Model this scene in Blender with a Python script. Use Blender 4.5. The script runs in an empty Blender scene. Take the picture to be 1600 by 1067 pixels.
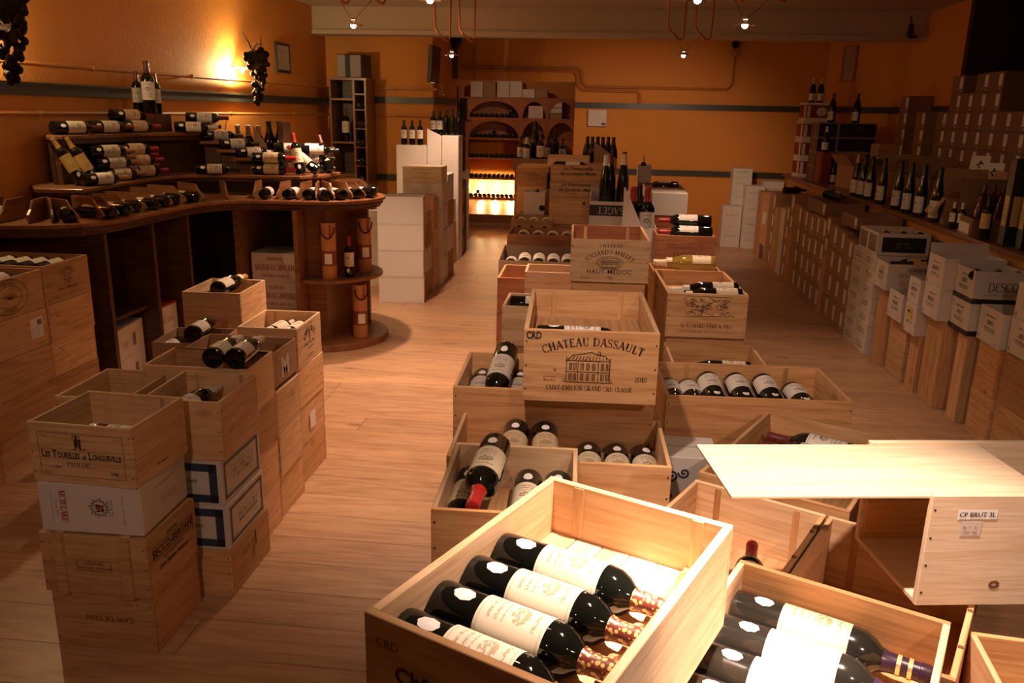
import bpy, bmesh, math, random
from mathutils import Vector, Matrix, noise
random.seed(11)
PI = math.pi
sc = bpy.context.scene
COL = sc.collection

# ------------------------------------------------------------------ camera, world, exposure
_p, _y, _r = math.radians(15.5), math.radians(6.0), math.radians(1.2)
_fw = Vector((-math.sin(_y)*math.cos(_p), math.cos(_y)*math.cos(_p), -math.sin(_p)))
_rt0 = Vector((math.cos(_y), math.sin(_y), 0)); _up0 = _rt0.cross(_fw)
_rt = _rt0*math.cos(_r) + _up0*math.sin(_r); _up = -_rt0*math.sin(_r) + _up0*math.cos(_r)
cd = bpy.data.cameras.new('camera'); cd.sensor_width = 36; cd.lens = 1291/1600*36; cd.clip_start = .02; cd.clip_end = 60
cam = bpy.data.objects.new('camera', cd); COL.objects.link(cam)
cam.matrix_world = Matrix(((_rt.x, _up.x, -_fw.x, 0), (_rt.y, _up.y, -_fw.y, 0), (_rt.z, _up.z, -_fw.z, 1.73), (0, 0, 0, 1)))
sc.camera = cam
w = bpy.data.worlds.new('world'); sc.world = w; w.use_nodes = True
w.node_tree.nodes['Background'].inputs[0].default_value = (1, .55, .28, 1)
w.node_tree.nodes['Background'].inputs[1].default_value = .012
sc.view_settings.view_transform = 'Standard'; sc.view_settings.look = 'None'; sc.view_settings.gamma = 1
sc.view_settings.use_curve_mapping = False
sc.view_settings.exposure = .97
LAMP_COL = (1.0, .61, .40)          # halogen
# lamps: (x, y, z, watts, spot angle deg, target)
LAMPS = [
    (-1.82, 6.09, 2.30, 78, 92, (-1.85, 6.35, 0)),
    (.86, 5.83, 2.30, 28, 88, (.9, 5.6, 0)),
    (-1.68, 9.20, 2.30, 50, 95, (-1.7, 9.2, 0)),
    (.72, 8.72, 2.30, 62, 88, (.55, 10.9, .95)),
    (-.97, 4.67, 2.30, 122, 86, (-1.05, 4.4, 0)),
    (.43, 4.60, 2.30, 36, 88, (.5, 4.2, 0)),
    (.30, 1.24, 2.32, 124, 66, (.32, 1.26, .95)),
    (.36, 1.12, 2.34, 290, 25, (.25, 1.09, .95)),  # hot beam core of the lamp above, added as a separate unseen pendant
    (-.25, 1.50, 2.32, 34, 70, (.12, 3.0, .75)),
    (-.95, -.25, 2.34, 22, 48, (-1.52, 2.35, .85)),
    (.95, -.15, 2.34, 38, 75, (1.1, 1.9, .75)),
]

# ------------------------------------------------------------------ materials
MATS = {}
def newmat(name):
    m = bpy.data.materials.new(name); m.use_nodes = True
    return m, m.node_tree.nodes, m.node_tree.links, m.node_tree.nodes['Principled BSDF']
def plain(name, col, rough=.5, metal=0, spec=.5, coat=0, emit=None, es=0, var=.0, vscale=8, bump=0, bscale=60, trans=0):
    if name in MATS: return MATS[name]
    m, N, L, b = newmat(name)
    b.inputs['Base Color'].default_value = (*col, 1); b.inputs['Roughness'].default_value = rough
    b.inputs['Metallic'].default_value = metal; b.inputs['Specular IOR Level'].default_value = spec
    if coat: b.inputs['Coat Weight'].default_value = coat; b.inputs['Coat Roughness'].default_value = .06
    if trans: b.inputs['Transmission Weight'].default_value = trans
    if emit: b.inputs['Emission Color'].default_value = (*emit, 1); b.inputs['Emission Strength'].default_value = es
    tc = N.new('ShaderNodeTexCoord')
    if var:
        n = N.new('ShaderNodeTexNoise'); n.inputs['Scale'].default_value = vscale; n.inputs['Detail'].default_value = 5
        L.new(tc.outputs['Object'], n.inputs['Vector'])
        oi = N.new('ShaderNodeObjectInfo')
        ad = N.new('ShaderNodeMath'); ad.operation = 'ADD'
        mul = N.new('ShaderNodeMath'); mul.operation = 'MULTIPLY'; mul.inputs[1].default_value = .6
        L.new(oi.outputs['Random'], mul.inputs[0]); L.new(mul.outputs[0], ad.inputs[0]); L.new(n.outputs['Fac'], ad.inputs[1])
        mr = N.new('ShaderNodeMapRange'); mr.inputs['From Min'].default_value = .3; mr.inputs['From Max'].default_value = 1.3
        mr.inputs['To Min'].default_value = 1-var; mr.inputs['To Max'].default_value = 1+var
        L.new(ad.outputs[0], mr.inputs['Value'])
        hs = N.new('ShaderNodeHueSaturation'); hs.inputs['Color'].default_value = (*col, 1)
        L.new(mr.outputs[0], hs.inputs['Value']); L.new(hs.outputs[0], b.inputs['Base Color'])
    if bump:
        n2 = N.new('ShaderNodeTexNoise'); n2.inputs['Scale'].default_value = bscale; n2.inputs['Detail'].default_value = 6
        L.new(tc.outputs['Object'], n2.inputs['Vector'])
        bm_ = N.new('ShaderNodeBump'); bm_.inputs['Strength'].default_value = bump; bm_.inputs['Distance'].default_value = .01
        L.new(n2.outputs['Fac'], bm_.inputs['Height']); L.new(bm_.outputs[0], b.inputs['Normal'])
    MATS[name] = m; return m
def wood(name, c_dark, c_mid, c_light, rough=.55, knots=.5, scale=1.0, stretch=14, tone=.22, coat=0, kscale=(3.2, 5.5)):
    """grain runs along local X"""
    if name in MATS: return MATS[name]
    m, N, L, b = newmat(name)
    tc = N.new('ShaderNodeTexCoord'); oi = N.new('ShaderNodeObjectInfo')
    cmb = N.new('ShaderNodeCombineXYZ')
    for k in range(3):
        mu = N.new('ShaderNodeMath'); mu.operation = 'MULTIPLY'; mu.inputs[1].default_value = (37.1, 17.7, 53.3)[k]
        L.new(oi.outputs['Random'], mu.inputs[0]); L.new(mu.outputs[0], cmb.inputs[k])
    add = N.new('ShaderNodeVectorMath'); add.operation = 'ADD'
    L.new(tc.outputs['Object'], add.inputs[0]); L.new(cmb.outputs[0], add.inputs[1])
    mp = N.new('ShaderNodeMapping'); mp.inputs['Scale'].default_value = (scale, scale*stretch, scale*stretch)
    L.new(add.outputs[0], mp.inputs['Vector'])
    # growth rings: warped bands across the board
    n0 = N.new('ShaderNodeTexNoise'); n0.inputs['Scale'].default_value = 1.1; n0.inputs['Detail'].default_value = 3; n0.inputs['Distortion'].default_value = .6
    L.new(mp.outputs[0], n0.inputs['Vector'])
    bands = N.new('ShaderNodeMath'); bands.operation = 'MULTIPLY'; bands.inputs[1].default_value = 5.5
    L.new(n0.outputs['Fac'], bands.inputs[0])
    fr = N.new('ShaderNodeMath'); fr.operation = 'PINGPONG'; fr.inputs[1].default_value = .5; L.new(bands.outputs[0], fr.inputs[0])
    n1 = N.new('ShaderNodeTexNoise'); n1.inputs['Scale'].default_value = 9; n1.inputs['Detail'].default_value = 7
    L.new(mp.outputs[0], n1.inputs['Vector'])
    mixf = N.new('ShaderNodeMath'); mixf.operation = 'MULTIPLY_ADD'; mixf.inputs[1].default_value = .66
    L.new(fr.outputs[0], mixf.inputs[0])
    m2 = N.new('ShaderNodeMath'); m2.operation = 'MULTIPLY'; m2.inputs[1].default_value = .75; L.new(n1.outputs['Fac'], m2.inputs[0])
    L.new(m2.outputs[0], mixf.inputs[2])
    cr = N.new('ShaderNodeValToRGB'); e = cr.color_ramp.elements
    e[0].position = .22; e[0].color = (*c_light, 1); e[1].position = .82; e[1].color = (*c_dark, 1)
    em = cr.color_ramp.elements.new(.52); em.color = (*c_mid, 1)
    L.new(mixf.outputs[0], cr.inputs['Fac'])
    # per-board tone
    mr = N.new('ShaderNodeMapRange'); mr.inputs['To Min'].default_value = 1-tone; mr.inputs['To Max'].default_value = 1+tone*.7
    L.new(oi.outputs['Random'], mr.inputs['Value'])
    hs = N.new('ShaderNodeHueSaturation'); L.new(cr.outputs[0], hs.inputs['Color']); L.new(mr.outputs[0], hs.inputs['Value'])
    out = hs.outputs[0]
    if knots:
        mpk = N.new('ShaderNodeMapping'); mpk.inputs['Scale'].default_value = (kscale[0], kscale[1], kscale[1])
        L.new(add.outputs[0], mpk.inputs['Vector'])
        vo = N.new('ShaderNodeTexVoronoi'); vo.inputs['Scale'].default_value = 1.0; vo.inputs['Randomness'].default_value = 1
        L.new(mpk.outputs[0], vo.inputs['Vector'])
        nk = N.new('ShaderNodeTexNoise'); nk.inputs['Scale'].default_value = 30; L.new(add.outputs[0], nk.inputs['Vector'])
        ak = N.new('ShaderNodeMath'); ak.operation = 'MULTIPLY_ADD'; ak.inputs[1].default_value = .10; L.new(nk.outputs['Fac'], ak.inputs[0]); L.new(vo.outputs['Distance'], ak.inputs[2])
        kr = N.new('ShaderNodeMapRange'); kr.inputs['From Min'].default_value = .08; kr.inputs['From Max'].default_value = .19
        kr.inputs['To Min'].default_value = knots; kr.inputs['To Max'].default_value = 0
        L.new(ak.outputs[0], kr.inputs['Value'])
        mx = N.new('ShaderNodeMix'); mx.data_type = 'RGBA'; mx.inputs['B'].default_value = (*[c*.35 for c in c_dark], 1)
        L.new(kr.outputs[0], mx.inputs['Factor']); L.new(out, mx.inputs['A']); out = mx.outputs['Result']
    L.new(out, b.inputs['Base Color'])
    b.inputs['Roughness'].default_value = rough; b.inputs['Specular IOR Level'].default_value = .35
    if coat: b.inputs['Coat Weight'].default_value = coat; b.inputs['Coat Roughness'].default_value = .25
    bp = N.new('ShaderNodeBump'); bp.inputs['Strength'].default_value = .12; bp.inputs['Distance'].default_value = .004
    L.new(n1.outputs['Fac'], bp.inputs['Height']); L.new(bp.outputs[0], b.inputs['Normal'])
    MATS[name] = m; return m
PINE = [wood('pine_%d' % i, *c) for i, c in enumerate([[tuple((q[0], q[1], q[2]*1.05)) for q in row] for row in [
    ((.56, .315, .135), (.70, .44, .215), (.78, .53, .29)),
    ((.50, .255, .098), (.64, .37, .165), (.72, .45, .22)),
    ((.60, .37, .18), (.74, .50, .275), (.82, .59, .36)),
    ((.43, .20, .070), (.56, .295, .115), (.64, .365, .16)),
    ((.30, .105, .038), (.41, .165, .062), (.49, .22, .09)),      # reddish
]])]
PINE.append(wood('poplar_pale', (.68, .51, .34), (.76, .61, .43), (.82, .68, .51), knots=.12, tone=.08))
WALNUT = wood('walnut', (.055, .022, .010), (.10, .042, .018), (.145, .066, .030), rough=.38, knots=0, tone=.15, coat=.15)
OAK_EDGE = wood('oak_edge', (.16, .062, .022), (.25, .105, .040), (.32, .145, .06), rough=.35, knots=0, tone=.12, coat=.2)
LAMINATE = wood('laminate', (.40, .230, .125), (.53, .325, .190), (.61, .392, .243), rough=.36, knots=.6, scale=.8, stretch=9, tone=.13, kscale=(1.6, 4.2))
WALL = plain('ochre_paint', (.72, .30, .055), .75, var=.05, vscale=1.5, bump=.22, bscale=38)
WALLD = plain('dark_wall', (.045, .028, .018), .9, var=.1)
CEIL = plain('ceiling_paint', (.52, .42, .30), .8, var=.04, vscale=2, bump=.15, bscale=60)
RAIL = plain('rail_grey', (.055, .057, .05), .4, var=.08)
COPPER = plain('copper', (.55, .20, .085), .35, metal=1, var=.12)
PIPEP = plain('pipe_paint', (.50, .20, .05), .5, var=.1)
WHITEC = plain('carton_white', (.72, .68, .63), .6, var=.05, vscale=3)
CREAMC = plain('carton_cream', (.68, .62, .54), .6, var=.06, vscale=3)
BROWNC = plain('carton_brown', (.40, .235, .125), .75, var=.10, vscale=4)
BROWND = plain('carton_brown_dark', (.26, .15, .085), .75, var=.10, vscale=4)
BLACKC = plain('carton_black', (.018, .018, .022), .35, var=.1)
TAPE = plain('packing_tape', (.52, .36, .20), .25, var=.05)
INK = plain('ink_dark', (.040, .020, .012), .7)
INKF = plain('ink_faint', (.16, .072, .03), .7)
INKR = plain('ink_red', (.40, .022, .014), .6)
INKG = plain('ink_grey', (.22, .19, .17), .6)
INKW = plain('ink_white', (.62, .58, .52), .6)
STICK = plain('sticker_white', (.86, .84, .82), .45)
BLUE = plain('blue_border', (.035, .055, .10), .5, var=.35, vscale=40)
GLASSM = plain('bottle_glass', (.004, .005, .004), .05, spec=.5, coat=.15)
GLASSG = plain('bottle_glass_green', (.010, .014, .005), .05, spec=.6, coat=.5)
GLASSY = plain('bottle_glass_yellow', (.62, .50, .10), .05, spec=.6, coat=.6, trans=.7)
GLASSB = plain('bottle_glass_dusty', (.012, .011, .009), .12, spec=.5, coat=.3)
CAPS = {'red': plain('capsule_red', (.36, .018, .015), .32), 'darkred': plain('capsule_darkred', (.13, .022, .018), .35),
        'gold': plain('capsule_gold', (.55, .32, .09), .35, metal=.4), 'cream': plain('capsule_cream', (.72, .64, .48), .4),
        'black': plain('capsule_black', (.012, .011, .013), .3), 'tan': plain('capsule_tan', (.42, .22, .10), .45),
        'white': plain('capsule_white', (.75, .72, .66), .4), 'purple': plain('capsule_purple', (.03, .012, .03), .3),
        'pattern': plain('capsule_pattern', (.46, .26, .10), .4, var=.6, vscale=120)}
def _cap_pattern():
    m, N, L, b = newmat('capsule_patterned'); tc = N.new('ShaderNodeTexCoord'); v = N.new('ShaderNodeTexVoronoi'); v.inputs['Scale'].default_value = 150
    L.new(tc.outputs['Object'], v.inputs['Vector']); r = N.new('ShaderNodeValToRGB'); e = r.color_ramp.elements; r.color_ramp.interpolation = 'CONSTANT'
    e[0].color = (.62, .40, .13, 1); e[1].position = .42; e[1].color = (.14, .03, .02, 1); L.new(v.outputs['Distance'], r.inputs['Fac']); L.new(r.outputs[0], b.inputs['Base Color']); b.inputs['Roughness'].default_value = .35
    return m
CAPS['pattern'] = _cap_pattern()
GOLDB = plain('gold_band', (.85, .66, .30), .25, metal=.6)
IRON = plain('wrought_iron', (.014, .011, .008), .75, metal=.0, spec=.25, bump=.3)
CHROME = plain('chrome', (.80, .74, .66), .12, metal=1)
LEATHER = plain('leather_tan', (.52, .23, .085), .5, var=.12)
LEATHERD = plain('leather_band', (.24, .055, .03), .5, var=.1)
def label_mat(name, base, ink, emb=True):
    """paper wine label: UV u across, v up; noise-broken text rows and an engraved vignette"""
    m, N, L, b = newmat(name)
    tc = N.new('ShaderNodeTexCoord'); sx = N.new('ShaderNodeSeparateXYZ'); L.new(tc.outputs['UV'], sx.inputs[0])
    def M(op, a, bb=None, c=None):
        n = N.new('ShaderNodeMath'); n.operation = op
        for i, v in enumerate((a, bb, c)):
            if v is None: continue
            if isinstance(v, (int, float)): n.inputs[i].default_value = v
            else: L.new(v, n.inputs[i])
        return n.outputs[0]
    u, v = sx.outputs[0], sx.outputs[1]
    du = M('ABSOLUTE', M('SUBTRACT', u, .5))
    # text rows
    row = M('FRACT', M('MULTIPLY', v, 9))
    inrow = M('MULTIPLY', M('GREATER_THAN', row, .35), M('LESS_THAN', row, .80))
    tn = N.new('ShaderNodeTexNoise'); tn.inputs['Scale'].default_value = 26; tn.inputs['Detail'].default_value = 1
    L.new(tc.outputs['UV'], tn.inputs['Vector'])
    rowsel = M('ADD', M('MULTIPLY', M('GREATER_THAN', v, .12), M('LESS_THAN', v, .40)), M('MULTIPLY', M('GREATER_THAN', v, .78), M('LESS_THAN', v, .90)))
    txt = M('MULTIPLY', M('MULTIPLY', M('MULTIPLY', inrow, rowsel), M('GREATER_THAN', tn.outputs['Fac'], .47)), M('LESS_THAN', du, .20))
    # vignette
    en = N.new('ShaderNodeTexNoise'); en.inputs['Scale'].default_value = 14; en.inputs['Detail'].default_value = 4; L.new(tc.outputs['UV'], en.inputs['Vector'])
    dv = M('ABSOLUTE', M('SUBTRACT', v, .60))
    el = M('ADD', M('POWER', M('DIVIDE', du, .17), 2.0), M('POWER', M('DIVIDE', dv, .13), 2.0))
    vig = M('MULTIPLY', M('LESS_THAN', el, 1.0), M('GREATER_THAN', en.outputs['Fac'], .48))
    msk = M('MAXIMUM', txt, vig) if emb else txt
    # thin border
    bd = M('ADD', M('MULTIPLY', M('GREATER_THAN', du, .44), M('LESS_THAN', du, .455)), M('MULTIPLY', M('GREATER_THAN', M('ABSOLUTE', M('SUBTRACT', v, .5)), .445), M('LESS_THAN', M('ABSOLUTE', M('SUBTRACT', v, .5)), .46)))
    msk = M('MINIMUM', M('MULTIPLY', M('ADD', msk, M('MULTIPLY', bd, .6)), .8), 1.0)
    mx = N.new('ShaderNodeMix'); mx.data_type = 'RGBA'; mx.inputs['A'].default_value = (*base, 1); mx.inputs['B'].default_value = (*ink, 1)
    L.new(msk, mx.inputs['Factor']); L.new(mx.outputs['Result'], b.inputs['Base Color']); b.inputs['Roughness'].default_value = .5
    MATS[name] = m; return m
LAB = {'cream': label_mat('label_cream', (.74, .65, .47), (.16, .10, .06)), 'white': label_mat('label_white', (.80, .76, .70), (.14, .10, .08)),
       'gold': label_mat('label_gold', (.66, .46, .17), (.25, .13, .04), emb=False), 'grey': label_mat('label_grey', (.58, .52, .44), (.12, .09, .07)),
       'pale': label_mat('label_pale', (.80, .74, .60), (.42, .30, .16)), 'tan': label_mat('label_tan', (.60, .46, .28), (.20, .11, .06))}

# ------------------------------------------------------------------ mesh helpers
class MB:
    def __init__(s): s.v = []; s.f = []; s.uv = {}
    def quad(s, a, b, c, d): n = len(s.v); s.v += [a, b, c, d]; s.f.append((n, n+1, n+2, n+3))
    def box(s, x0, x1, y0, y1, z0, z1, M=None):
        p = [Vector((x, y, z)) for z in (z0, z1) for y in (y0, y1) for x in (x0, x1)]
        if M is not None: p = [M @ q for q in p]
        n = len(s.v); s.v += [tuple(q) for q in p]
        s.f += [tuple(n+i for i in f) for f in ((0, 2, 3, 1), (4, 5, 7, 6), (0, 1, 5, 4), (2, 6, 7, 3), (0, 4, 6, 2), (1, 3, 7, 5))]
        return s
    def prism(s, poly, z0, z1):
        n = len(s.v); k = len(poly)
        s.v += [(x, y, z0) for x, y in poly] + [(x, y, z1) for x, y in poly]
        s.f.append(tuple(n+i for i in reversed(range(k)))); s.f.append(tuple(n+k+i for i in range(k)))
        for i in range(k): j = (i+1) % k; s.f.append((n+i, n+j, n+k+j, n+k+i))
        return s
    def extrude_xz(s, poly, y0, y1):
        n = len(s.v); k = len(poly)
        s.v += [(x, y0, z) for x, z in poly] + [(x, y1, z) for x, z in poly]
        s.f.append(tuple(n+i for i in range(k))); s.f.append(tuple(n+k+i for i in reversed(range(k))))
        for i in range(k): j = (i+1) % k; s.f.append((n+j, n+i, n+k+i, n+k+j))
        return s
    def lathe(s, prof, seg=20, cx=0, cy=0, closed=True):
        n = len(s.v); k = len(prof)
        for r, z in prof:
            for i in range(seg):
                a = 2*PI*i/seg; s.v.append((cx+r*math.cos(a), cy+r*math.sin(a), z))
        for j in range(k-1):
            for i in range(seg):
                i2 = (i+1) % seg; s.f.append((n+j*seg+i, n+j*seg+i2, n+(j+1)*seg+i2, n+(j+1)*seg+i))
        if closed:
            s.f.append(tuple(n+i for i in reversed(range(seg)))); s.f.append(tuple(n+(k-1)*seg+i for i in range(seg)))
        return s
    def tube(s, pts, r, seg=8):
        pts = [Vector(p) for p in pts]; n0 = len(s.v); k = len(pts)
        for i, p in enumerate(pts):
            t = (pts[min(i+1, k-1)]-pts[max(i-1, 0)]).normalized()
            a = Vector((0, 0, 1)) if abs(t.z) < .9 else Vector((1, 0, 0))
            u = t.cross(a).normalized(); v = t.cross(u)
            rr = r[i] if isinstance(r, (list, tuple)) else r
            for j in range(seg):
                q = 2*PI*j/seg; s.v.append(tuple(p+u*rr*math.cos(q)+v*rr*math.sin(q)))
        for i in range(k-1):
            for j in range(seg):
                j2 = (j+1) % seg; s.f.append((n0+i*seg+j, n0+i*seg+j2, n0+(i+1)*seg+j2, n0+(i+1)*seg+j))
        s.f.append(tuple(n0+j for j in reversed(range(seg)))); s.f.append(tuple(n0+(k-1)*seg+j for j in range(seg)))
        return s
    def ball(s, c, r, seg=10, rings=6, sz=1):
        prof = [(max(1e-4, r*math.sin(PI*i/rings)), c[2]-r*sz*math.cos(PI*i/rings)) for i in range(rings+1)]
        return s.lathe(prof, seg, c[0], c[1], closed=False)
    def flat(s, V2, F2, fr, u=0, v=0):
        n = len(s.v); s.v += [fr(u+a, v+b) for a, b in V2]; s.f += [tuple(n+i for i in f) for f in F2]; return s
    def mesh(s, name, smooth=False, bevel=0):
        me = bpy.data.meshes.new(name); me.from_pydata([tuple(v) for v in s.v], [], s.f); me.update()
        if bevel:
            b = bmesh.new(); b.from_mesh(me); bmesh.ops.remove_doubles(b, verts=b.verts, dist=1e-5)
            bmesh.ops.bevel(b, geom=[e for e in b.edges if e.calc_face_angle(0) > .6], offset=bevel, segments=1, affect='EDGES', profile=.5)
            b.to_mesh(me); b.free()
        if smooth:
            me.polygons.foreach_set('use_smooth', [True]*len(me.polygons))
            try: me.set_sharp_from_angle(angle=math.radians(40))
            except Exception: pass
        return me
    def build(s, name, mat, parent=None, smooth=False, bevel=0):
        return obj(name, s.mesh(name, smooth, bevel), mat, parent)
def obj(name, me, mat, parent=None, loc=None, rot=None):
    o = bpy.data.objects.new(name, me); COL.objects.link(o)
    if mat is not None:
        if not me.materials: me.materials.append(mat)
        elif me.materials[0] is not mat:
            o.material_slots[0].link = 'OBJECT'; o.material_slots[0].material = mat
    if parent is not None: o.parent = parent
    if loc is not None: o.location = loc
    if rot is not None: o.rotation_euler = rot
    return o
def tag(o, label=None, cat=None, group=None, kind=None):
    if label: o['label'] = label
    if cat: o['category'] = cat
    if group: o['group'] = group
    if kind: o['kind'] = kind
    return o
def thing(name, label, cat, loc=(0, 0, 0), rotz=0, group=None):
    o = bpy.data.objects.new(name, None); COL.objects.link(o); o.empty_display_size = .05
    o.location = loc; o.rotation_euler = (0, 0, rotz)
    return tag(o, label, cat, group)
def struct(o): o['kind'] = 'structure'; return o
ORD = ['first', 'second', 'third', 'fourth', 'fifth', 'sixth', 'seventh', 'eighth', 'ninth', 'tenth', 'eleventh', 'twelfth', 'thirteenth',
       'fourteenth', 'fifteenth', 'sixteenth', 'seventeenth', 'eighteenth', 'nineteenth', 'twentieth']

# ------------------------------------------------------------------ lettering
def _arc(cx, cy, rx, ry, a0, a1, n=10): return [(cx+rx*math.cos(math.radians(a0+(a1-a0)*i/n)), cy+ry*math.sin(math.radians(a0+(a1-a0)*i/n))) for i in range(n+1)]
T, H_ = .13, .045
GL = {  # glyph: (width, [(polyline, thick or None=auto)], [serif centres])
 'A': (.78, [([(.06, 0), (.39, 1)], H_), ([(.39, 1), (.72, 0)], T), ([(.18, .36), (.60, .36)], H_)], [(.06, 0), (.72, 0)]),
 'B': (.66, [([(.14, 0), (.14, 1)], T), (_arc(.30, .76, .22, .22, 90, -90), None), (_arc(.32, .27, .26, .27, 90, -90), None), ([(.14, 1), (.32, .98)], H_), ([(.14, .54), (.32, .54)], H_), ([(.14, 0), (.34, 0)], H_)], [(.10, 0), (.10, 1)]),
 'C': (.72, [(_arc(.42, .5, .36, .5, 48, 312, 16), None), ([(.66, .98), (.66, .72)], H_), ([(.66, .02), (.66, .2)], H_)], []),
 'D': (.78, [([(.14, 0), (.14, 1)], T), (_arc(.30, .5, .42, .5, 90, -90, 14), None), ([(.14, 1), (.32, 1)], H_), ([(.14, 0), (.32, 0)], H_)], [(.10, 0), (.10, 1)]),
 'E': (.62, [([(.14, 0), (.14, 1)], T), ([(.08, .98), (.56, .98)], H_), ([(.08, .02), (.58, .02)], H_), ([(.14, .52), (.44, .52)], H_), ([(.56, 1), (.56, .8)], H_), ([(.58, 0), (.58, .22)], H_), ([(.44, .62), (.44, .42)], H_)], []),
 'F': (.58, [([(.14, 0), (.14, 1)], T), ([(.08, .98), (.54, .98)], H_), ([(.14, .52), (.42, .52)], H_), ([(.54, 1), (.54, .8)], H_), ([(.42, .62), (.42, .42)], H_)], [(.14, 0)]),
 'G': (.78, [(_arc(.42, .5, .36, .5, 48, 330, 16), None), ([(.68, .02), (.68, .42)], T), ([(.66, .98), (.66, .72)], H_)], [(.66, .42)]),
 'H': (.82, [([(.16, 0), (.16, 1)], T), ([(.66, 0), (.66, 1)], T), ([(.16, .52), (.66, .52)], H_)], [(.16, 0), (.16, 1), (.66, 0), (.66, 1)]),
 'I': (.36, [([(.18, 0), (.18, 1)], T)], [(.18, 0), (.18, 1)]),
 'J': (.44, [([(.26, .15), (.26, 1)], T), (_arc(.14, .12, .12, .14, 0, -150, 6), None)], [(.26, 1)]),
 'K': (.76, [([(.16, 0), (.16, 1)], T), ([(.18, .42), (.62, 1)], H_), ([(.32, .58), (.66, 0)], T)], [(.16, 0), (.16, 1), (.62, 1), (.66, 0)]),
 'L': (.60, [([(.16, 0), (.16, 1)], T), ([(.08, .02), (.56, .02)], H_), ([(.56, 0), (.56, .26)], H_)], [(.16, 1)]),
 'M': (.98, [([(.14, 0), (.14, 1)], H_), ([(.14, 1), (.48, .05)], T), ([(.48, .05), (.82, 1)], H_), ([(.82, 0), (.82, 1)], T)], [(.14, 0), (.10, 1), (.82, 0), (.86, 1)]),
 'N': (.84, [([(.14, 0), (.14, 1)], H_), ([(.14, 1), (.70, 0)], T), ([(.70, 0), (.70, 1)], H_)], [(.14, 0), (.10, 1), (.70, 1)]),
 'O': (.82, [(_arc(.41, .5, .36, .5, 0, 360, 20), None)], []),
 'P': (.62, [([(.14, 0), (.14, 1)], T), (_arc(.30, .74, .26, .25, 90, -90), None), ([(.14, .99), (.32, .99)], H_), ([(.14, .49), (.32, .49)], H_)], [(.14, 0), (.10, 1)]),
 'Q': (.82, [(_arc(.41, .5, .36, .5, 0, 360, 20), None), ([(.46, .1), (.78, -.18)], T)], []),
 'R': (.74, [([(.14, 0), (.14, 1)], T), (_arc(.30, .75, .24, .24, 90, -90), None), ([(.14, .99), (.32, .99)], H_), ([(.14, .51), (.32, .51)], H_), ([(.34, .5), (.66, 0)], T)], [(.14, 0), (.10, 1), (.68, 0)]),
 'S': (.58, [(_arc(.29, .75, .22, .24, 40, 250, 9), None), (_arc(.29, .26, .24, .26, 70, -145, 9), None), ([(.22, .53), (.38, .49)], T), ([(.50, .98), (.50, .76)], H_), ([(.06, .02), (.06, .26)], H_)], []),
 'T': (.70, [([(.35, 0), (.35, 1)], T), ([(.05, .98), (.65, .98)], H_), ([(.05, 1), (.05, .78)], H_), ([(.65, 1), (.65, .78)], H_)], [(.35, 0)]),
 'U': (.80, [([(.16, .3), (.16, 1)], T), (_arc(.40, .3, .24, .3, 180, 360), None), ([(.64, .3), (.64, 1)], H_)], [(.16, 1), (.64, 1)]),
 'V': (.78, [([(.06, 1), (.39, 0)], T), ([(.39, 0), (.72, 1)], H_)], [(.06, 1), (.72, 1)]),
 'W': (1.08, [([(.06, 1), (.32, 0)], T), ([(.32, 0), (.54, .9)], H_), ([(.54, .9), (.76, 0)], T), ([(.76, 0), (1.02, 1)], H_)], [(.06, 1), (1.02, 1)]),
 'X': (.76, [([(.08, 1), (.68, 0)], T), ([(.08, 0), (.68, 1)], H_)], [(.08, 0), (.08, 1), (.68, 0), (.68, 1)]),
 'Y': (.74, [([(.06, 1), (.37, .48)], T), ([(.68, 1), (.37, .48)], H_), ([(.37, 0), (.37, .5)], T)], [(.06, 1), (.68, 1), (.37, 0)]),
 'Z': (.64, [([(.06, .98), (.58, .98)], H_), ([(.58, 1), (.06, 0)], T), ([(.06, .02), (.58, .02)], H_), ([(.58, 0), (.58, .22)], H_)], []),
 '0': (.60, [(_arc(.30, .5, .24, .5, 0, 360, 16), None)], []), '1': (.44, [([(.24, 0), (.24, 1)], T), ([(.08, .82), (.24, 1)], H_)], [(.24, 0)]),
 '2': (.58, [(_arc(.28, .72, .22, .26, 160, -35, 8), None), ([(.47, .58), (.08, .04)], H_), ([(.06, .03), (.54, .03)], H_*1.6)], []),
 '6': (.60, [(_arc(.30, .3, .23, .3, 0, 360, 12), None), (_arc(.50, .32, .43, .66, 178, 105, 8), None)], []),
 '8': (.60, [(_arc(.30, .26, .23, .26, 0, 360, 12), None), (_arc(.30, .75, .18, .23, 0, 360, 12), None)], []),
 '-': (.44, [([(.06, .42), (.38, .42)], H_*1.6)], []), '.': (.26, [([(.1, .0), (.1, .1)], T)], []),
 '&': (.84, [(_arc(.32, .78, .16, .2, -60, 230, 10), None), (_arc(.34, .26, .27, .27, 130, 350, 10), None), ([(.20, .64), (.74, 0)], T), ([(.60, .28), (.74, .5)], H_)], [(.74, .5)]),
}
GL['5'] = (.58, [([(.14, .97), (.52, .97)], H_), ([(.14, .97), (.10, .5)], H_), (_arc(.27, .3, .24, .3, 120, -140, 10), None)], [])
ACC = {'É': ('E', 1), 'È': ('E', -1), 'Â': ('A', 0)}
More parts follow.
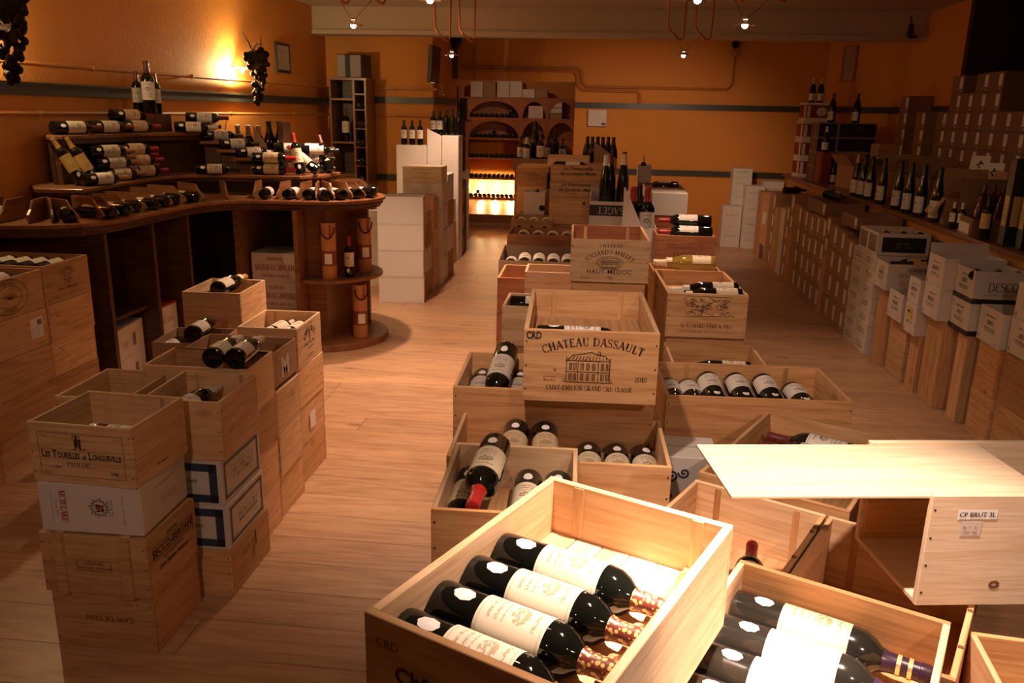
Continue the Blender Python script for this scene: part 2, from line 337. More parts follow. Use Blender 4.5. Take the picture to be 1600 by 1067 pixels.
def ribbon(pts, wd, V, F, s, ox, oy):
    n0 = len(V); k = len(pts)
    for i, p in enumerate(pts):
        a = pts[max(i-1, 0)]; b = pts[min(i+1, k-1)]; tx, ty = b[0]-a[0], b[1]-a[1]; l = math.hypot(tx, ty) or 1; tx /= l; ty /= l
        w_ = (H_+(T-H_)*abs(ty)**1.5) if wd is None else wd
        V.append(((p[0]-ty*w_/2)*s+ox, (p[1]+tx*w_/2)*s+oy)); V.append(((p[0]+ty*w_/2)*s+ox, (p[1]-tx*w_/2)*s+oy))
    for i in range(k-1): F.append((n0+2*i, n0+2*i+1, n0+2*i+3, n0+2*i+2))
def serif(text, size, width=1.0, gap=.06, arc=None, bold=1.0):
    """centred serif lettering; arc=(radius) bends it over a circle of that radius (positive: arch)"""
    V, F = [], []; x = 0; spans = []
    for ch in text:
        acc = None
        if ch in ACC: ch, acc = ACC[ch]
        n0 = len(V)
        if ch == ' ': x += .42*width; continue
        g = GL.get(ch)
        if g is None: x += .4; continue
        for pts, wd in g[1]: ribbon(pts, (wd*bold if wd else None), V, F, 1, 0, 0)
        for (sx, sy) in g[2]: ribbon([(sx-.12, abs(sy-.02)), (sx+.12, abs(sy-.02))], H_*bold, V, F, 1, 0, 0)
        if acc is not None: ribbon([(g[0]/2-.1*(acc or 1), 1.12), (g[0]/2+.12*(acc or 1), 1.28)], .07, V, F, 1, 0, 0)
        for i in range(n0, len(V)): V[i] = (V[i][0]*width+x, V[i][1])
        x += g[0]*width+gap
    x -= gap; out = []
    for a, b in V:
        a = (a-x/2)*size; b *= size
        if arc:
            th = a/arc; out.append(((arc+b)*math.sin(th), (arc+b)*math.cos(th)-arc))
        else: out.append((a, b))
    return out, F
_tc = {}
def sans(text, size, width=1.0, shear=0.0, bold=0.0, align='CENTER'):
    key = (text, round(size, 4), width, shear, bold, align)
    if key in _tc: return _tc[key]
    cu = bpy.data.curves.new('t', 'FONT'); cu.body = text; cu.size = size*1.38; cu.shear = shear; cu.offset = bold*size; cu.resolution_u = 2
    cu.align_x = align
    o = bpy.data.objects.new('t', cu); COL.objects.link(o)
    dg = bpy.context.evaluated_depsgraph_get(); me = o.evaluated_get(dg).to_mesh()
    V = [(v.co.x*width, v.co.y) for v in me.vertices]; F = [tuple(p.vertices) for p in me.polygons]
    o.evaluated_get(dg).to_mesh_clear(); bpy.data.objects.remove(o); bpy.data.curves.remove(cu)
    _tc[key] = (V, F); return V, F
def caps2(words, big, small, width=.75, bold=.03, gap=.35):
    V, F = [], []; x = 0
    for wd in words:
        for k, (t_, sz) in enumerate(((wd[0], big), (wd[1:], small)) if wd != 'DE' else (('DE', small*.65),)):
            v, f = sans(t_, sz, width, 0, bold, 'LEFT'); n = len(V); V += [(a+x, b) for a, b in v]; F += [tuple(n+i for i in q) for q in f]; x += max(a for a, b in v)+sz*.10
        x += small*gap
    x -= small*gap; return [(a-x/2, b) for a, b in V], F
def rect2(x0, x1, y0, y1): return [(x0, y0), (x1, y0), (x1, y1), (x0, y1)], [(0, 1, 2, 3)]
def frame2(x0, x1, y0, y1, t):
    V, F = [], []
    for r in ((x0, x1, y0, y0+t), (x0, x1, y1-t, y1), (x0, x0+t, y0, y1), (x1-t, x1, y0, y1)):
        n = len(V); V += rect2(*r)[0]; F.append((n, n+1, n+2, n+3))
    return V, F
def lines2(polys, t):
    V, F = [], []
    for p in polys:
        if len(p) > 1: ribbon(p, t, V, F, 1, 0, 0)
    return V, F
def ell2(cx, cy, rx, ry, t, n=28): return lines2([_arc(cx, cy, rx, ry, 0, 360, n)], t)
def scribble(w, h, rows=2, seed=0, t=None):
    """worn small print that cannot be read: broken short strokes in rows"""
    R = random.Random(seed); P = []; rh = h/rows
    for r in range(rows):
        x = -w/2+R.random()*.05*w; y = h-(r+1)*rh
        while x < w/2:
            l = rh*(.18+.35*R.random())
            if R.random() < .82:
                P.append([(x, y+rh*.12), (x+rh*.04*R.uniform(-1, 1), y+rh*(.42+.28*R.random()))])
                if R.random() < .55: P.append([(x, y+rh*(.12+.45*R.random())), (x+l*.8, y+rh*(.12+.45*R.random()))])
            x += l
    return lines2(P, t or rh*.12)
def rot2(vf, deg):
    V, F = vf; c, s = math.cos(math.radians(deg)), math.sin(math.radians(deg)); return [(a*c-b*s, a*s+b*c) for a, b in V], F
def shift2(vf, dx, dy): return [(a+dx, b+dy) for a, b in vf[0]], vf[1]
EPS = .0009
DIM = {}
def face(w, d, h, f, e=EPS):
    if f == 'F': return lambda u, v: (u, -d/2-e, v)
    if f == 'B': return lambda u, v: (-u, d/2+e, v)
    if f == 'R': return lambda u, v: (w/2+e, u, v)
    if f == 'L': return lambda u, v: (-w/2-e, -u, v)
    return lambda u, v: (u, v, h+e)
def stamp(root, f, items, mat, name='printed_lettering', e=EPS, under=None):
    """items: list of (V,F) in face coordinates (u from face centre, v from the bottom)"""
    w_, d_, h_ = DIM[root.name]; fr = face(w_, d_, h_, f, e); mb = MB()
    for V, F in items: mb.flat(V, F, fr)
    return mb.build(name, mat, under or root)
# ------------------------------------------------------------------ builders
_mc = {}
def panel_mesh(l, wd, t, bev=.0012):
    k = ('panel', round(l, 4), round(wd, 4), round(t, 4))
    if k not in _mc: _mc[k] = MB().box(-l/2, l/2, -wd/2, wd/2, -t/2, t/2).mesh('panel', bevel=bev)
    return _mc[k]
def panel(name, l, wd, t, mat, parent, loc, rot=(0, 0, 0)):
    return obj(name, panel_mesh(l, wd, t), mat, parent, loc, rot)
def nails(parent, w, d, h, n=3, faces='FR'):
    mb = MB(); r = .0028
    for f in faces:
        fr = face(w, d, h, f, .0006); W = w if f in 'FB' else d
        for sx in (-1, 1):
            for i in range(n):
                u = sx*(W/2-.008); v = h*(i+.5)/n
                mb.flat([(r*math.cos(a*PI/3), r*math.sin(a*PI/3)) for a in range(6)], [tuple(range(6))], fr, u, v)
    mb.build('nail_heads', INK, parent)
def crate(label, x, y, z, w, d, h, rot=0, open_=True, pine=0, pines=None, t=.011, cleats=False, nail='FR', lid_t=.009, group=None, name='wooden_wine_crate', cradle=None, boards=1, vgrain=False):
    """pine wine case, base centre at (x, y, z); w along local x (front), d deep, h high"""
    r = thing(name, label, 'crate', (x, y, z), math.radians(rot), group); DIM[r.name] = (w, d, h)
    m = PINE[pine]; ms = pines or [m]*5
    def side(l, hh, loc, rz, mat, nm):
        # upright panel of length l: grain along its length
        n = boards
        for i in range(n):
            bh = hh/n-(.0012 if n > 1 else 0)
            if vgrain: obj(nm, panel_mesh(hh, l, t), mat, r, loc, (PI/2, PI/2, rz)); break
            obj(nm, panel_mesh(l, bh, t), mat, r, (loc[0], loc[1], loc[2]+(-hh/2+(i+.5)*hh/n)), (PI/2, 0, rz))
    side(w, h, (0, -d/2+t/2, h/2), 0, ms[0], 'front_panel'); side(w, h, (0, d/2-t/2, h/2), PI, ms[1], 'back_panel')
    side(d-2*t, h-.001, (w/2-t/2, 0, h/2), PI/2, ms[2], 'side_panel'); side(d-2*t, h-.001, (-w/2+t/2, 0, h/2), -PI/2, ms[3], 'side_panel')
    L, W = (w-2*t, d-2*t) if w > d else (d-2*t, w-2*t); rz = 0 if w > d else PI/2
    obj('bottom_panel', panel_mesh(L-.002, W-.002, lid_t), ms[4], r, (0, 0, lid_t/2+.0005), (0, 0, rz))
    if not open_: obj('lid', panel_mesh(L-.002, W-.002, lid_t), ms[4], r, (0, 0, h-lid_t/2-.002), (0, 0, rz))
    elif cleats:      # dark saw-cut grooves inside the back panel: two thin upright cleats
        for sx in (-1, 1): obj('cleat', panel_mesh(h-.012, .016, .0016), ms[0], r, (sx*w*.30, d/2-t-.0008, h/2), (PI/2, PI/2, 0))
    if cradle:        # inner slatted floor that carries the upper layer of bottles
        obj('bottle_cradle', panel_mesh(L-.004, W-.004, .008), PINE[1], r, (0, 0, cradle-.004), (0, 0, rz))
    if nail: nails(r, w, d, h, 3, nail)
    return r
def carton(label, x, y, z, w, d, h, rot=0, open_=False, mat=None, flaps=None, tape=True, group=None, name='wine_carton', inside=None, cut=None, fill=None, seam=True):
    """corrugated box. flaps: dict side->(length, angle deg out from upright). cut: (front, back) heights for a display-cut top"""
    mat = mat or BROWNC; r = thing(name, label, 'box', (x, y, z), math.radians(rot), group); DIM[r.name] = (w, d, h); t = .005
    if open_:
        mb = MB(); hf, hb = cut or (h, h)
        mb.box(-w/2, w/2, -d/2, -d/2+t, 0, hf); mb.box(-w/2, w/2, d/2-t, d/2, 0, hb)
        for sx in (-1, 1):
            x0 = sx*w/2; x1 = x0-sx*t; n = len(mb.v)
            P = [(-d/2+t, 0), (d/2-t, 0), (d/2-t, hb), (-d/2+t, hf)]
            mb.v += [(x0, a, b) for a, b in P]+[(x1, a, b) for a, b in P]
            mb.f += [tuple(n+i for i in q) for q in ((0, 1, 2, 3), (7, 6, 5, 4), (0, 4, 5, 1), (1, 5, 6, 2), (2, 6, 7, 3), (3, 7, 4, 0))]
        mb.box(-w/2+t, w/2-t, -d/2+t, d/2-t, 0, t)
        mb.build('body', mat, r)
    else:
        MB().box(-w/2, w/2, -d/2, d/2, 0, h).build('body', mat, r, bevel=.0022)
        if tape:
            MB().box(-w/2-.0006, w/2+.0006, -.022, .022, h-.04, h+.0007).build('tape', TAPE if mat in (BROWNC, BROWND) else WHITEC, r)
        if seam: MB().box(-w/2+.004, w/2-.004, -.001, .001, h-.001, h+.0009).build('flap_seam', INKG, r)
    if flaps:
        for s_, (ln, ang) in flaps.items():
            a = math.radians(ang); mb = MB(); t2 = .003
            hf = (cut or (h, h))[0] if s_ == 'F' else ((cut or (h, h))[1] if s_ == 'B' else h)
            if s_ in 'FB':
                sg = -1 if s_ == 'F' else 1; Mx = Matrix.Translation((0, sg*d/2, hf)) @ Matrix.Rotation(-sg*a, 4, 'X'); mb.box(-w/2+.002, w/2-.002, -t2/2, t2/2, 0, ln, Mx)
            else:
                sg = 1 if s_ == 'R' else -1; Mx = Matrix.Translation((sg*w/2, 0, hf)) @ Matrix.Rotation(sg*a, 4, 'Y'); mb.box(-t2/2, t2/2, -d/2+.002, d/2-.002, 0, ln, Mx)
            mb.build('flap', mat, r)
    if fill: MB().box(-w/2+t, w/2-t, -d/2+t, d/2-t, fill-.006, fill).build('inner_tray', BROWND, r)
    return r
# --- bottles ------------------------------------------------------
PROF = {
 'bordeaux': (.300, .0375, [(.030, 0), (.0365, .004), (.0375, .012), (.0375, .190), (.0355, .205), (.0280, .219), (.0190, .229), (.0155, .240), (.0142, .262), (.0140, .284), (.0150, .285), (.0150, .297), (.0135, .300)]),
 'burgundy': (.298, .0410, [(.033, 0), (.0400, .004), (.0410, .012), (.0410, .150), (.0385, .170), (.0320, .195), (.0240, .220), (.0180, .240), (.0150, .258), (.0142, .280), (.0155, .281), (.0155, .293), (.0138, .298)]),
 'hock': (.330, .0375, [(.030, 0), (.0365, .004), (.0375, .012), (.0375, .140), (.0345, .170), (.0280, .210), (.0210, .250), (.0165, .280), (.0142, .312), (.0150, .313), (.0150, .326), (.0135, .330)]),
}
MAGN = 1.28
def bottle_meshes(kind, s=1.0):
    k = ('b', kind, s)
    if k in _mc: return _mc[k]
    H, R, pr = PROF[kind]; pr = [(r*s, z*s) for r, z in pr]; H *= s; R *= s
    cz = {'bordeaux': .232, 'burgundy': .232, 'hock': .262}[kind]*s
    g = MB().lathe(pr, 20).mesh('glass', smooth=True)
    cp = [(r+.0006, z) for r, z in pr if z >= cz]; 
    ri = [ (a, b) for a, b in zip(pr, pr[1:]) if a[1] <= cz <= b[1]][0]; f = (cz-ri[0][1])/(ri[1][1]-ri[0][1]+1e-9)
    cp = [(ri[0][0]*(1-f)+ri[1][0]*f+.0006, cz)]+cp; cp[-1] = (cp[-1][0], cp[-1][1]+.0008)
    c = MB().lathe(cp, 16).mesh('capsule', smooth=True)
    def shell(z0, z1, half, nm, rr=R+.0005, seg=14):
        mb = MB(); me = None
        for j, z in enumerate((z0, z1)):
            for i in range(seg+1):
                a = -PI/2+half*(2*i/seg-1); mb.v.append((rr*math.cos(a), rr*math.sin(a), z))
        mb.f = [(i, i+1, seg+2+i, seg+1+i) for i in range(seg)]
        me = mb.mesh(nm, smooth=True); uvl = me.uv_layers.new(name='UVMap')
        for lo in me.loops:
            vi = lo.vertex_index; uvl.data[lo.index].uv = ((vi % (seg+1))/seg, 0. if vi <= seg else 1.)
        return me
    top = {'bordeaux': .188, 'burgundy': .116, 'hock': .134}[kind]*s
    lab = shell(top-.108*s*(1 if kind != 'burgundy' else .86), top-.004*s, 1.35, 'label')
    # ragged round price tag
    mb = MB(); R_ = random.Random(3); zc = (top-.138*s) if kind == 'bordeaux' else ((.030)*s if kind != 'burgundy' else .160*s)
    n = 26; rad = .0145
    rloc = R if kind != 'burgundy' else .0393*s
    for i in range(n):
        a = 2*PI*i/n; k_ = rad*(1+.05*math.cos(8*a)); u = .78*k_*math.cos(a); zz = zc+1.15*k_*math.sin(a)
        th = -PI/2+u/R; mb.v.append(((rloc+.0008)*math.cos(th), (rloc+.0008)*math.sin(th), zz))
    mb.f = [tuple(range(n))]; st = mb.mesh('price_sticker')
    neck = shell(.205*s, .236*s, 1.2, 'neck_label', rr=.0275*s) if kind == 'burgundy' else None
    _mc[k] = (g, c, lab, st, H, R, neck); return _mc[k]
def bottle(label, base, direc, kind='bordeaux', s=1.0, cap='black', lab='cream', roll=0., glass=None, sticker=False, group=None, up=None, band=False, neck=False, lift=True):
    """base: point on the base rim's underside centre line; direc: axis from base to mouth; label turned towards 'up' then rolled"""
    g, c, l, st, H, R, nk = bottle_meshes(kind, s)
    z = Vector(direc).normalized(); upv = Vector(up) if up else (Vector((0, 0, 1)) if abs(z.z) < .95 else Vector((0, -1, 0)))
    front = (upv-z*upv.dot(z)).normalized(); y = -front; x = y.cross(z)
    M = Matrix((x, y, z)).transposed().to_4x4(); M = Matrix.Translation(base) @ M @ Matrix.Rotation(roll, 4, 'Z')
    r = thing('wine_bottle', label, 'bottle', group=group); r.matrix_world = M
    gm = glass or GLASSM
    obj('glass', g, gm, r); cp_o = obj('capsule', c, CAPS[cap], r)
    if lab: obj('label', l, LAB[lab], r)
    if sticker: obj('price_sticker', st, STICK, r)
    if band:
        mb = MB(); zc = .252*s
        for dz in (0, .016): mb.lathe([(.0162*s, zc+dz*s), (.0162*s, zc+dz*s+.006*s)], 16)
        mb.build('gold_band', GOLDB, cp_o)
    if neck and nk: obj('neck_label', nk, LAB[lab or 'white'], r)
    return r
def local(root, u, v, zz):
    """point in a crate's own frame -> world"""
    c, s = math.cos(root.rotation_euler.z), math.sin(root.rotation_euler.z); L = root.location
    return Vector((L.x+u*c-v*s, L.y+u*s+v*c, L.z+zz))
def ldir(root, a, b, cz=0):
    c, s = math.cos(root.rotation_euler.z), math.sin(root.rotation_euler.z)
    return Vector((a*c-b*s, a*s+b*c, cz))
def lay(root, label, u, v, z, du, dv, dz=0, kind='bordeaux', s=1.0, **kw):
    """bottle lying in a crate; (u, v) = base centre, z = height of the surface it lies on above the crate's foot"""
    R = PROF[kind][1]*s
    return bottle(label, local(root, u, v, z+R), ldir(root, du, dv, dz), kind, s, **kw)
# ------------------------------------------------------------------ room shell
CH = 2.88
def slab(name, boxes, mat, parent=None, tagit=True):
    mb = MB()
    for b in boxes: mb.box(*b)
    o = mb.build(name, mat, parent)
    return struct(o) if tagit else o
floor = slab('floor', [(-3.6, 4.3, -2.6, 16.3, -.10, -.012)], WALLD)
R_ = random.Random(5); y = -1.0; k = 0
while y < 12.75:
    x = -3.5-R_.random()*1.6
    while x < 4.2:
        x1 = x+2.2; a, b = max(x, -3.5), min(x1, 4.2)
        if b-a > .05:
            me = panel_mesh(round(b-a-.0026, 3), .1983, .012, .0010)
            obj('plank', me, LAMINATE, floor, ((a+b)/2, y+.1, -.006))
        x = x1
    y += .2
slab('wall_left', [(-3.6, -3.5, -2.6, 10.6, -.1, CH+.1)], WALL)
slab('wall_back', [(-3.6, -2.15, 10.5, 12.1, -.1, CH+.1), (-.45, 3.1, 12, 12.12, -.1, CH+.1), (-2.15, -.45, 12, 12.12, 2.15, CH+.1)], WALL)
mb = MB(); mb.prism([(2.9, 12.0), (3.45, 10.95), (3.6, 11.0), (3.05, 12.1)], -.1, CH+.1); mb.box(3.45, 3.6, 9.0, 11.0, -.1, CH+.1)
struct(mb.build('wall_right', WALL))
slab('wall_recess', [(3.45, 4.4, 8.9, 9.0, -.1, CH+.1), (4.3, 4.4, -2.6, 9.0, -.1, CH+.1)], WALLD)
slab('wall_front', [(-3.6, 4.4, -2.7, -2.6, -.1, CH+.1)], WALL)
slab('ceiling', [(-3.6, 4.4, -2.7, 12.1, CH, CH+.1)], CEIL)
slab('trim_1', [(-3.5, 3.45, 10.05, 10.3, 2.625, CH), (-3.5, 3.45, 10.02, 10.3, 2.575, 2.625)], CEIL)     # dropped beam with a lip
# alcove behind the opening: one step up, rear wall lit from below
slab('wall_alcove', [(-3.2, -3.1, 12.12, 16.3, -.1, 2.9), (0, .1, 12.12, 16.3, -.1, 2.9), (-3.2, .1, 16.2, 16.3, -.1, 2.9), (-3.2, -2.15, 12.1, 12.2, -.1, 2.9), (-.45, .1, 12.12, 12.2, -.1, 2.9)], WALL)
slab('ceiling_alcove', [(-3.2, .1, 12.12, 16.3, 2.75, 2.85)], CEIL)
st = slab('floor_step', [(-3.1, 0, 13.3, 16.2, -.01, .12)], OAK_EDGE)
for i in range(15):
    obj('plank', panel_mesh(3.1, .188, .012), LAMINATE, st, (-1.55, 13.4+i*.19, .126))
for i in range(3): obj('plank', panel_mesh(3.08, .18, .012), LAMINATE, floor, (-1.55, 12.85+i*.19, -.006))
# grey rails round the room
RH = 1.845
def rail(n, a, b, h, dirn, parent=None):
    a, b = Vector(a), Vector(b); t = (b-a).normalized(); nrm = Vector((dirn[0], dirn[1]))
    mb = MB(); P = [a, b, b+nrm*.022, a+nrm*.022]; mb.prism([(p.x, p.y) for p in P], h-.038, h+.038)
    mb.prism([(p.x, p.y) for p in [a, b, b+nrm*.030, a+nrm*.030]], h+.026, h+.038)
    return struct(mb.build('trim_%d' % n, RAIL))
rail(2, (-3.5, 2.5), (-3.5, 10.5), 1.81, (1, 0)); rail(3, (-3.5, 10.5), (-2.15, 10.5), RH, (0, -1)); rail(4, (-2.15, 10.48), (-2.15, 12), RH, (1, 0))
rail(5, (-.45, 12), (2.9, 12), RH, (0, -1)); rail(6, (2.9, 12), (3.45, 10.95), RH, (-.886, -.464)); rail(7, (3.45, 10.95), (3.45, 9.0), RH, (-1, 0))
rail(8, (-3.5, 10.5), (-2.15, 10.5), .90, (0, -1)); rail(9, (-.45, 12), (2.9, 12), .955, (0, -1))
# heating pipes on the walls, each with its clips
def pipe(label, paths, r=.013, clips=(), mat=PIPEP):
    p = thing('heating_pipe', label, 'pipe')
    for pts in paths: MB().tube(pts, r, 8).build('pipe_run', mat, p, smooth=True)
    for c, n in clips:
        mb = MB(); c = Vector(c); n = Vector(n); mb.tube([c, c+n*.03], .008, 6); mb.ball((c.x, c.y, c.z), r*1.5, 8, 5); mb.build('pipe_clip', mat, p)
    return p
pipe('upper copper-brown heating pipe running along the left wall above the grey rail', [[(-3.46, 2.5, 1.945), (-3.46, 6.4, 1.96), (-3.46, 10.46, 1.98), (-2.10, 10.46, 1.985), (-2.10, 10.75, 1.985)]],
     clips=[((-3.46, yy, 1.95+.005*(yy-4)), (-1, 0, 0)) for yy in (4.2, 5.5, 6.9, 8.4, 9.6)]+[((-2.6, 10.46, 1.983), (0, 1, 0))])
pipe('lower heating pipe running along the left wall below the grey rail', [[(-3.46, 2.5, 1.668), (-3.46, 10.46, 1.66), (-2.16, 10.46, 1.665)]],
     clips=[((-3.46, yy, 1.664), (-1, 0, 0)) for yy in (4.9, 6.2, 7.6, 9.2)]+[((-2.6, 10.46, 1.66), (0, 1, 0))])
pipe('pair of copper-brown pipes crossing above the alcove and dropping beside the white switch box', [
    [(-2.06, 11.96, 2.33), (-.45, 11.96, 2.33), (-.38, 11.96, 2.28), (-.36, 11.96, 2.14), (-.30, 11.96, 2.09), (1.60, 11.96, 2.085), (1.66, 11.96, 2.14), (1.66, 11.96, 2.60)],
    [(-2.0, 11.96, 2.29), (-.50, 11.96, 2.29), (-.44, 11.96, 2.24), (-.42, 11.96, 2.10), (-.35, 11.96, 2.045), (.40, 11.96, 2.035), (.43, 11.96, 2.0), (.43, 11.96, 1.88)],
    [(-2.06, 11.96, 2.33), (-2.06, 11.8, 2.5), (-2.06, 11.8, 2.86)], [(-1.86, 11.96, 2.60), (-1.86, 11.96, 2.18)]], r=.017,
    clips=[((x_, 11.96, 2.33), (0, 1, 0)) for x_ in (-1.6, -.8)]+[((x_, 11.96, 2.09), (0, 1, 0)) for x_ in (.1, .9, 1.4)])
# junction box, wall display, spot on bracket
o = thing('junction_box', 'small square junction box on the pipe at the corner of the pier', 'box', (-2.09, 10.72, 1.985)); MB().box(-.03, .03, -.06, .06, -.06, .06).build('housing', PIPEP, o, bevel=.006); MB().box(.03, .034, -.04, .04, -.04, .04).build('cover', PIPEP, o)
o = thing('wall_screen', 'slim black flat screen mounted edge-on on the pier beside the alcove', 'screen', (-2.11, 10.28, 2.05)); o.rotation_euler = (0, math.radians(4), 0)
MB().box(-.02, .03, -.24, .24, 0, .42).build('casing', BLACKC, o, bevel=.006); MB().box(.031, .033, -.22, .22, .03, .40).build('display', plain('screen_dark', (.01, .01, .012), .15), o); MB().tube([(-.04, 0, .2), (0, 0, .2)], .02).build('bracket', IRON, o)
o = thing('wall_speaker', 'black round loudspeaker high on a dark post at the left edge of the alcove', 'speaker', (-2.12, 11.85, 2.16)); MB().box(-.04, .04, -.03, .03, 0, .42).build('post', WALNUT, o)
MB().ball((0, -.06, .50), .11, 14, 8, 1.05).build('housing', BLACKC, o, smooth=True); mb = MB(); mb.tube([(0, -.13, .50), (0, -.175, .50)], [.085, .06], 16); mb.build('grille', IRON, o)
o = thing('hook_spot', 'small black spot lamp head at the right end of the ceiling beam', 'lamp', (3.24, 9.98, 2.60)); MB().tube([(0, 0, 0), (0, 0, .14)], [.035, .028], 10).build('head', BLACKC, o); MB().tube([(0, 0, .14), (0, .03, .2), (0, .05, .22)], .008).build('arm', IRON, o); MB().tube([(0,0,0),(.07,0,.01)],.014).build('knob',BLACKC,o)
o = thing('pipe_valve', 'black valve head on top of the upright copper pipe on the back wall', 'valve', (1.66, 11.93, 2.60)); MB().ball((0, 0, .06), .05, 10, 6).build('valve_body', IRON, o, smooth=True); MB().tube([(0, 0, .1), (.06, -.03, .17)], [.035, .025], 8).build('thermostat_knob', BLACKC, o); MB().box(-.05, .05, -.02, .03, -.09, -.01).build('flange', PIPEP, o)
o = thing('switch_box', 'flat white electrical box on the ochre back wall', 'box', (-.13, 11.985, 1.565)); MB().box(-.13, .13, -.05, .01, 0, .225).build('housing', WHITEC, o, bevel=.006); MB().box(.02, .122, -.054, -.05, .01, .215).build('cover_flap', WHITEC, o, bevel=.002); MB().box(.06, .115, -.056, -.054, .015, .05).build('status_plate', plain('plate_blue', (.05, .07, .2), .4), o)
def framed(label, loc, rotz, w, h, fm, paper):
    r = thing('framed_certificate', label, 'picture frame', loc, rotz); t = .028
    mb = MB()
    for b in ((-w/2, w/2, -.02, 0, 0, t), (-w/2, w/2, -.02, 0, h-t, h), (-w/2, -w/2+t, -.02, 0, t, h-t), (w/2-t, w/2, -.02, 0, t, h-t)): mb.box(*b)
    mb.build('frame', fm, r); MB().box(-w/2+t, w/2-t, -.010, -.004, t, h-t).build('paper', paper, r)
    DIM[r.name] = (w, .020, h)
    mb = MB(); fr = lambda u, v: (u, -.0112, v)
    V, F = scribble(w*.6, h*.55, 7, 3, .002); mb.flat(V, F, fr, 0, h*.2); mb.build('print', INKG, r); return r
framed('dark-framed certificate hanging on the left wall right of the grape lamp', (-3.497, 9.03, 2.09), -PI/2*-1, .40, .29*1.05, BLACKC, plain('paper_cream', (.62, .52, .38), .7))
framed('reddish-framed certificate hanging on the angled wall at the right', (3.082, 11.645, 2.19), math.radians(-62.4), .25, .46, PINE[4], plain('paper_brown', (.42, .30, .18), .7))

# ------------------------------------------------------------------ ceiling lamps (halogen discs on bent copper tubes)
BULB = plain('halogen_bulb', (1, .9, .7), .3, emit=(1, .78, .48), es=60)
def halogen(i, x, y, z, watts, ang, tgt, label):
    r = thing('halogen_pendant', label, 'lamp', (x, y, z), 0, 'halogen pendants on copper tubes')
    MB().lathe([(.004, .055), (.022, .052), (.026, .036), (.012, .030)], 16).build('cap', CHROME, r, smooth=True)
    rd = MB().lathe([(.034, .024), (.070, .005), (.073, .0), (.034, .014)], 20, closed=False).build('reflector_disc', CHROME, r, smooth=True)
    MB().ball((0, 0, .002), .020, 12, 8).build('bulb', BULB, rd, smooth=True)
    MB().tube([(0, 0, .018), (0, 0, .036)], .012).build('socket', CHROME, r)
    sx = .13
    for s_ in (-1, 1):
        # a copper tube that comes off the ceiling, drops, and bends back
        px = s_*sx+.05
        MB().tube([(px-.10, -.02, CH-z), (px-.09, -.02, .27), (px-.06, -.02, .22), (px+.02, -.02, .15), (px+.05, -.02, .145), (px+.065, -.02, .17), (px+.075, -.02, CH-z)], .0105, 8).build('copper_tube', COPPER, r, smooth=True)
        MB().tube([(px-.02, -.02, .185), (s_*.014, 0, .045)], .0018, 5).build('suspension_wire', IRON, r)
    l = bpy.data.lights.new('halogen_light', 'SPOT'); l.energy = watts; l.color = LAMP_COL if y > 2 else (1, .70, .55); l.spot_size = math.radians(ang); l.spot_blend = 1.0 if (ang > 70 and y < 2) or y < 0 else .75; l.shadow_soft_size = .025
    lo = bpy.data.objects.new('halogen_light', l); COL.objects.link(lo); lo.location = (x, y, z-.03)
    lo.rotation_euler = (Vector(tgt)-Vector((x, y, z-.03))).to_track_quat('-Z', 'Y').to_euler()
    if watts >= 25 and y > 2:
        l2 = bpy.data.lights.new('halogen_spill', 'POINT'); l2.energy = watts*.012; l2.color = LAMP_COL; l2.shadow_soft_size = .03
        o2 = bpy.data.objects.new('halogen_spill', l2); COL.objects.link(o2); o2.location = (x, y, z-.06)
LN = ['halogen pendant hanging over the left aisle near the counter', 'halogen pendant hanging right of centre over the middle island', 'small far halogen pendant in front of the alcove', 'small far halogen pendant before the ochre back wall',
      'halogen pendant cut by the top of the frame, left of centre', 'halogen pendant cut by the top of the frame, right of centre', 'halogen pendant over the front crates', 'second halogen pendant over the front crates', 'halogen pendant over the front of the middle island', 'halogen pendant behind the viewer on the left', 'halogen pendant behind the viewer on the right']
for i, L_ in enumerate(LAMPS): halogen(i, *L_, LN[i])
# ------------------------------------------------------------------ left island: four front boxes
R1 = random.Random(21)
def stack(where, x, y, w, d, hs, rot=0, pines=None, z0=0., group=None, jit=.006, nail='FR', **kw):
    """closed pine cases one on another; returns the top height"""
    z = z0
    for i, h in enumerate(hs):
        p = (pines[i % len(pines)] if pines else R1.choice((0, 1, 2, 3)))
        crate('closed crate, %s from floor, %s' % (ORD[i], where), x+R1.uniform(-jit, jit)*0, y, z, w+R1.uniform(-jit, jit), d+R1.uniform(-jit, jit), h, rot+R1.uniform(-.6, .6), open_=False, pine=p, group=group, nail=nail, **kw)
        z += h+.0012
    return z
z = 0
c = crate('plain pine crate at the foot of the front left stack, stamped CAVE DE TAIN', -1.546, 2.345, z, .345, .30, .205, 0, False, 1)
stamp(c, 'F', [shift2(rot2(sans('CAVE DE TAIN', .019, .95, bold=.02), 180), .02, .125), shift2(scribble(.05, .012, 1, 2), .1, .17)], INKF); z += .206
c = crate('battened pine crate marked SECCO-BERTANI in the front left stack', -1.548, 2.340, z, .362, .305, .21, -1, False, 1, boards=2)
for sx in (-1, 1):
    MB().box(sx*.112-.016, sx*.112+.016, -.1645, -.1526, .0, .2105).build('batten', PINE[1], c, bevel=.001)
    MB().box(sx*.112-.016, sx*.112+.016, -.1526, -.08, .2105, .2175).build('batten_top', PINE[1], c, bevel=.001)
stamp(c, 'F', [frame2(-.062, .058, .085, .125, .0016), shift2(sans('ORIGINAL', .010, 1.1, bold=.02), -.002, .109), shift2(sans('VINTAGE EDITION', .010, 1.0, bold=.02), -.002, .092)], INKF)
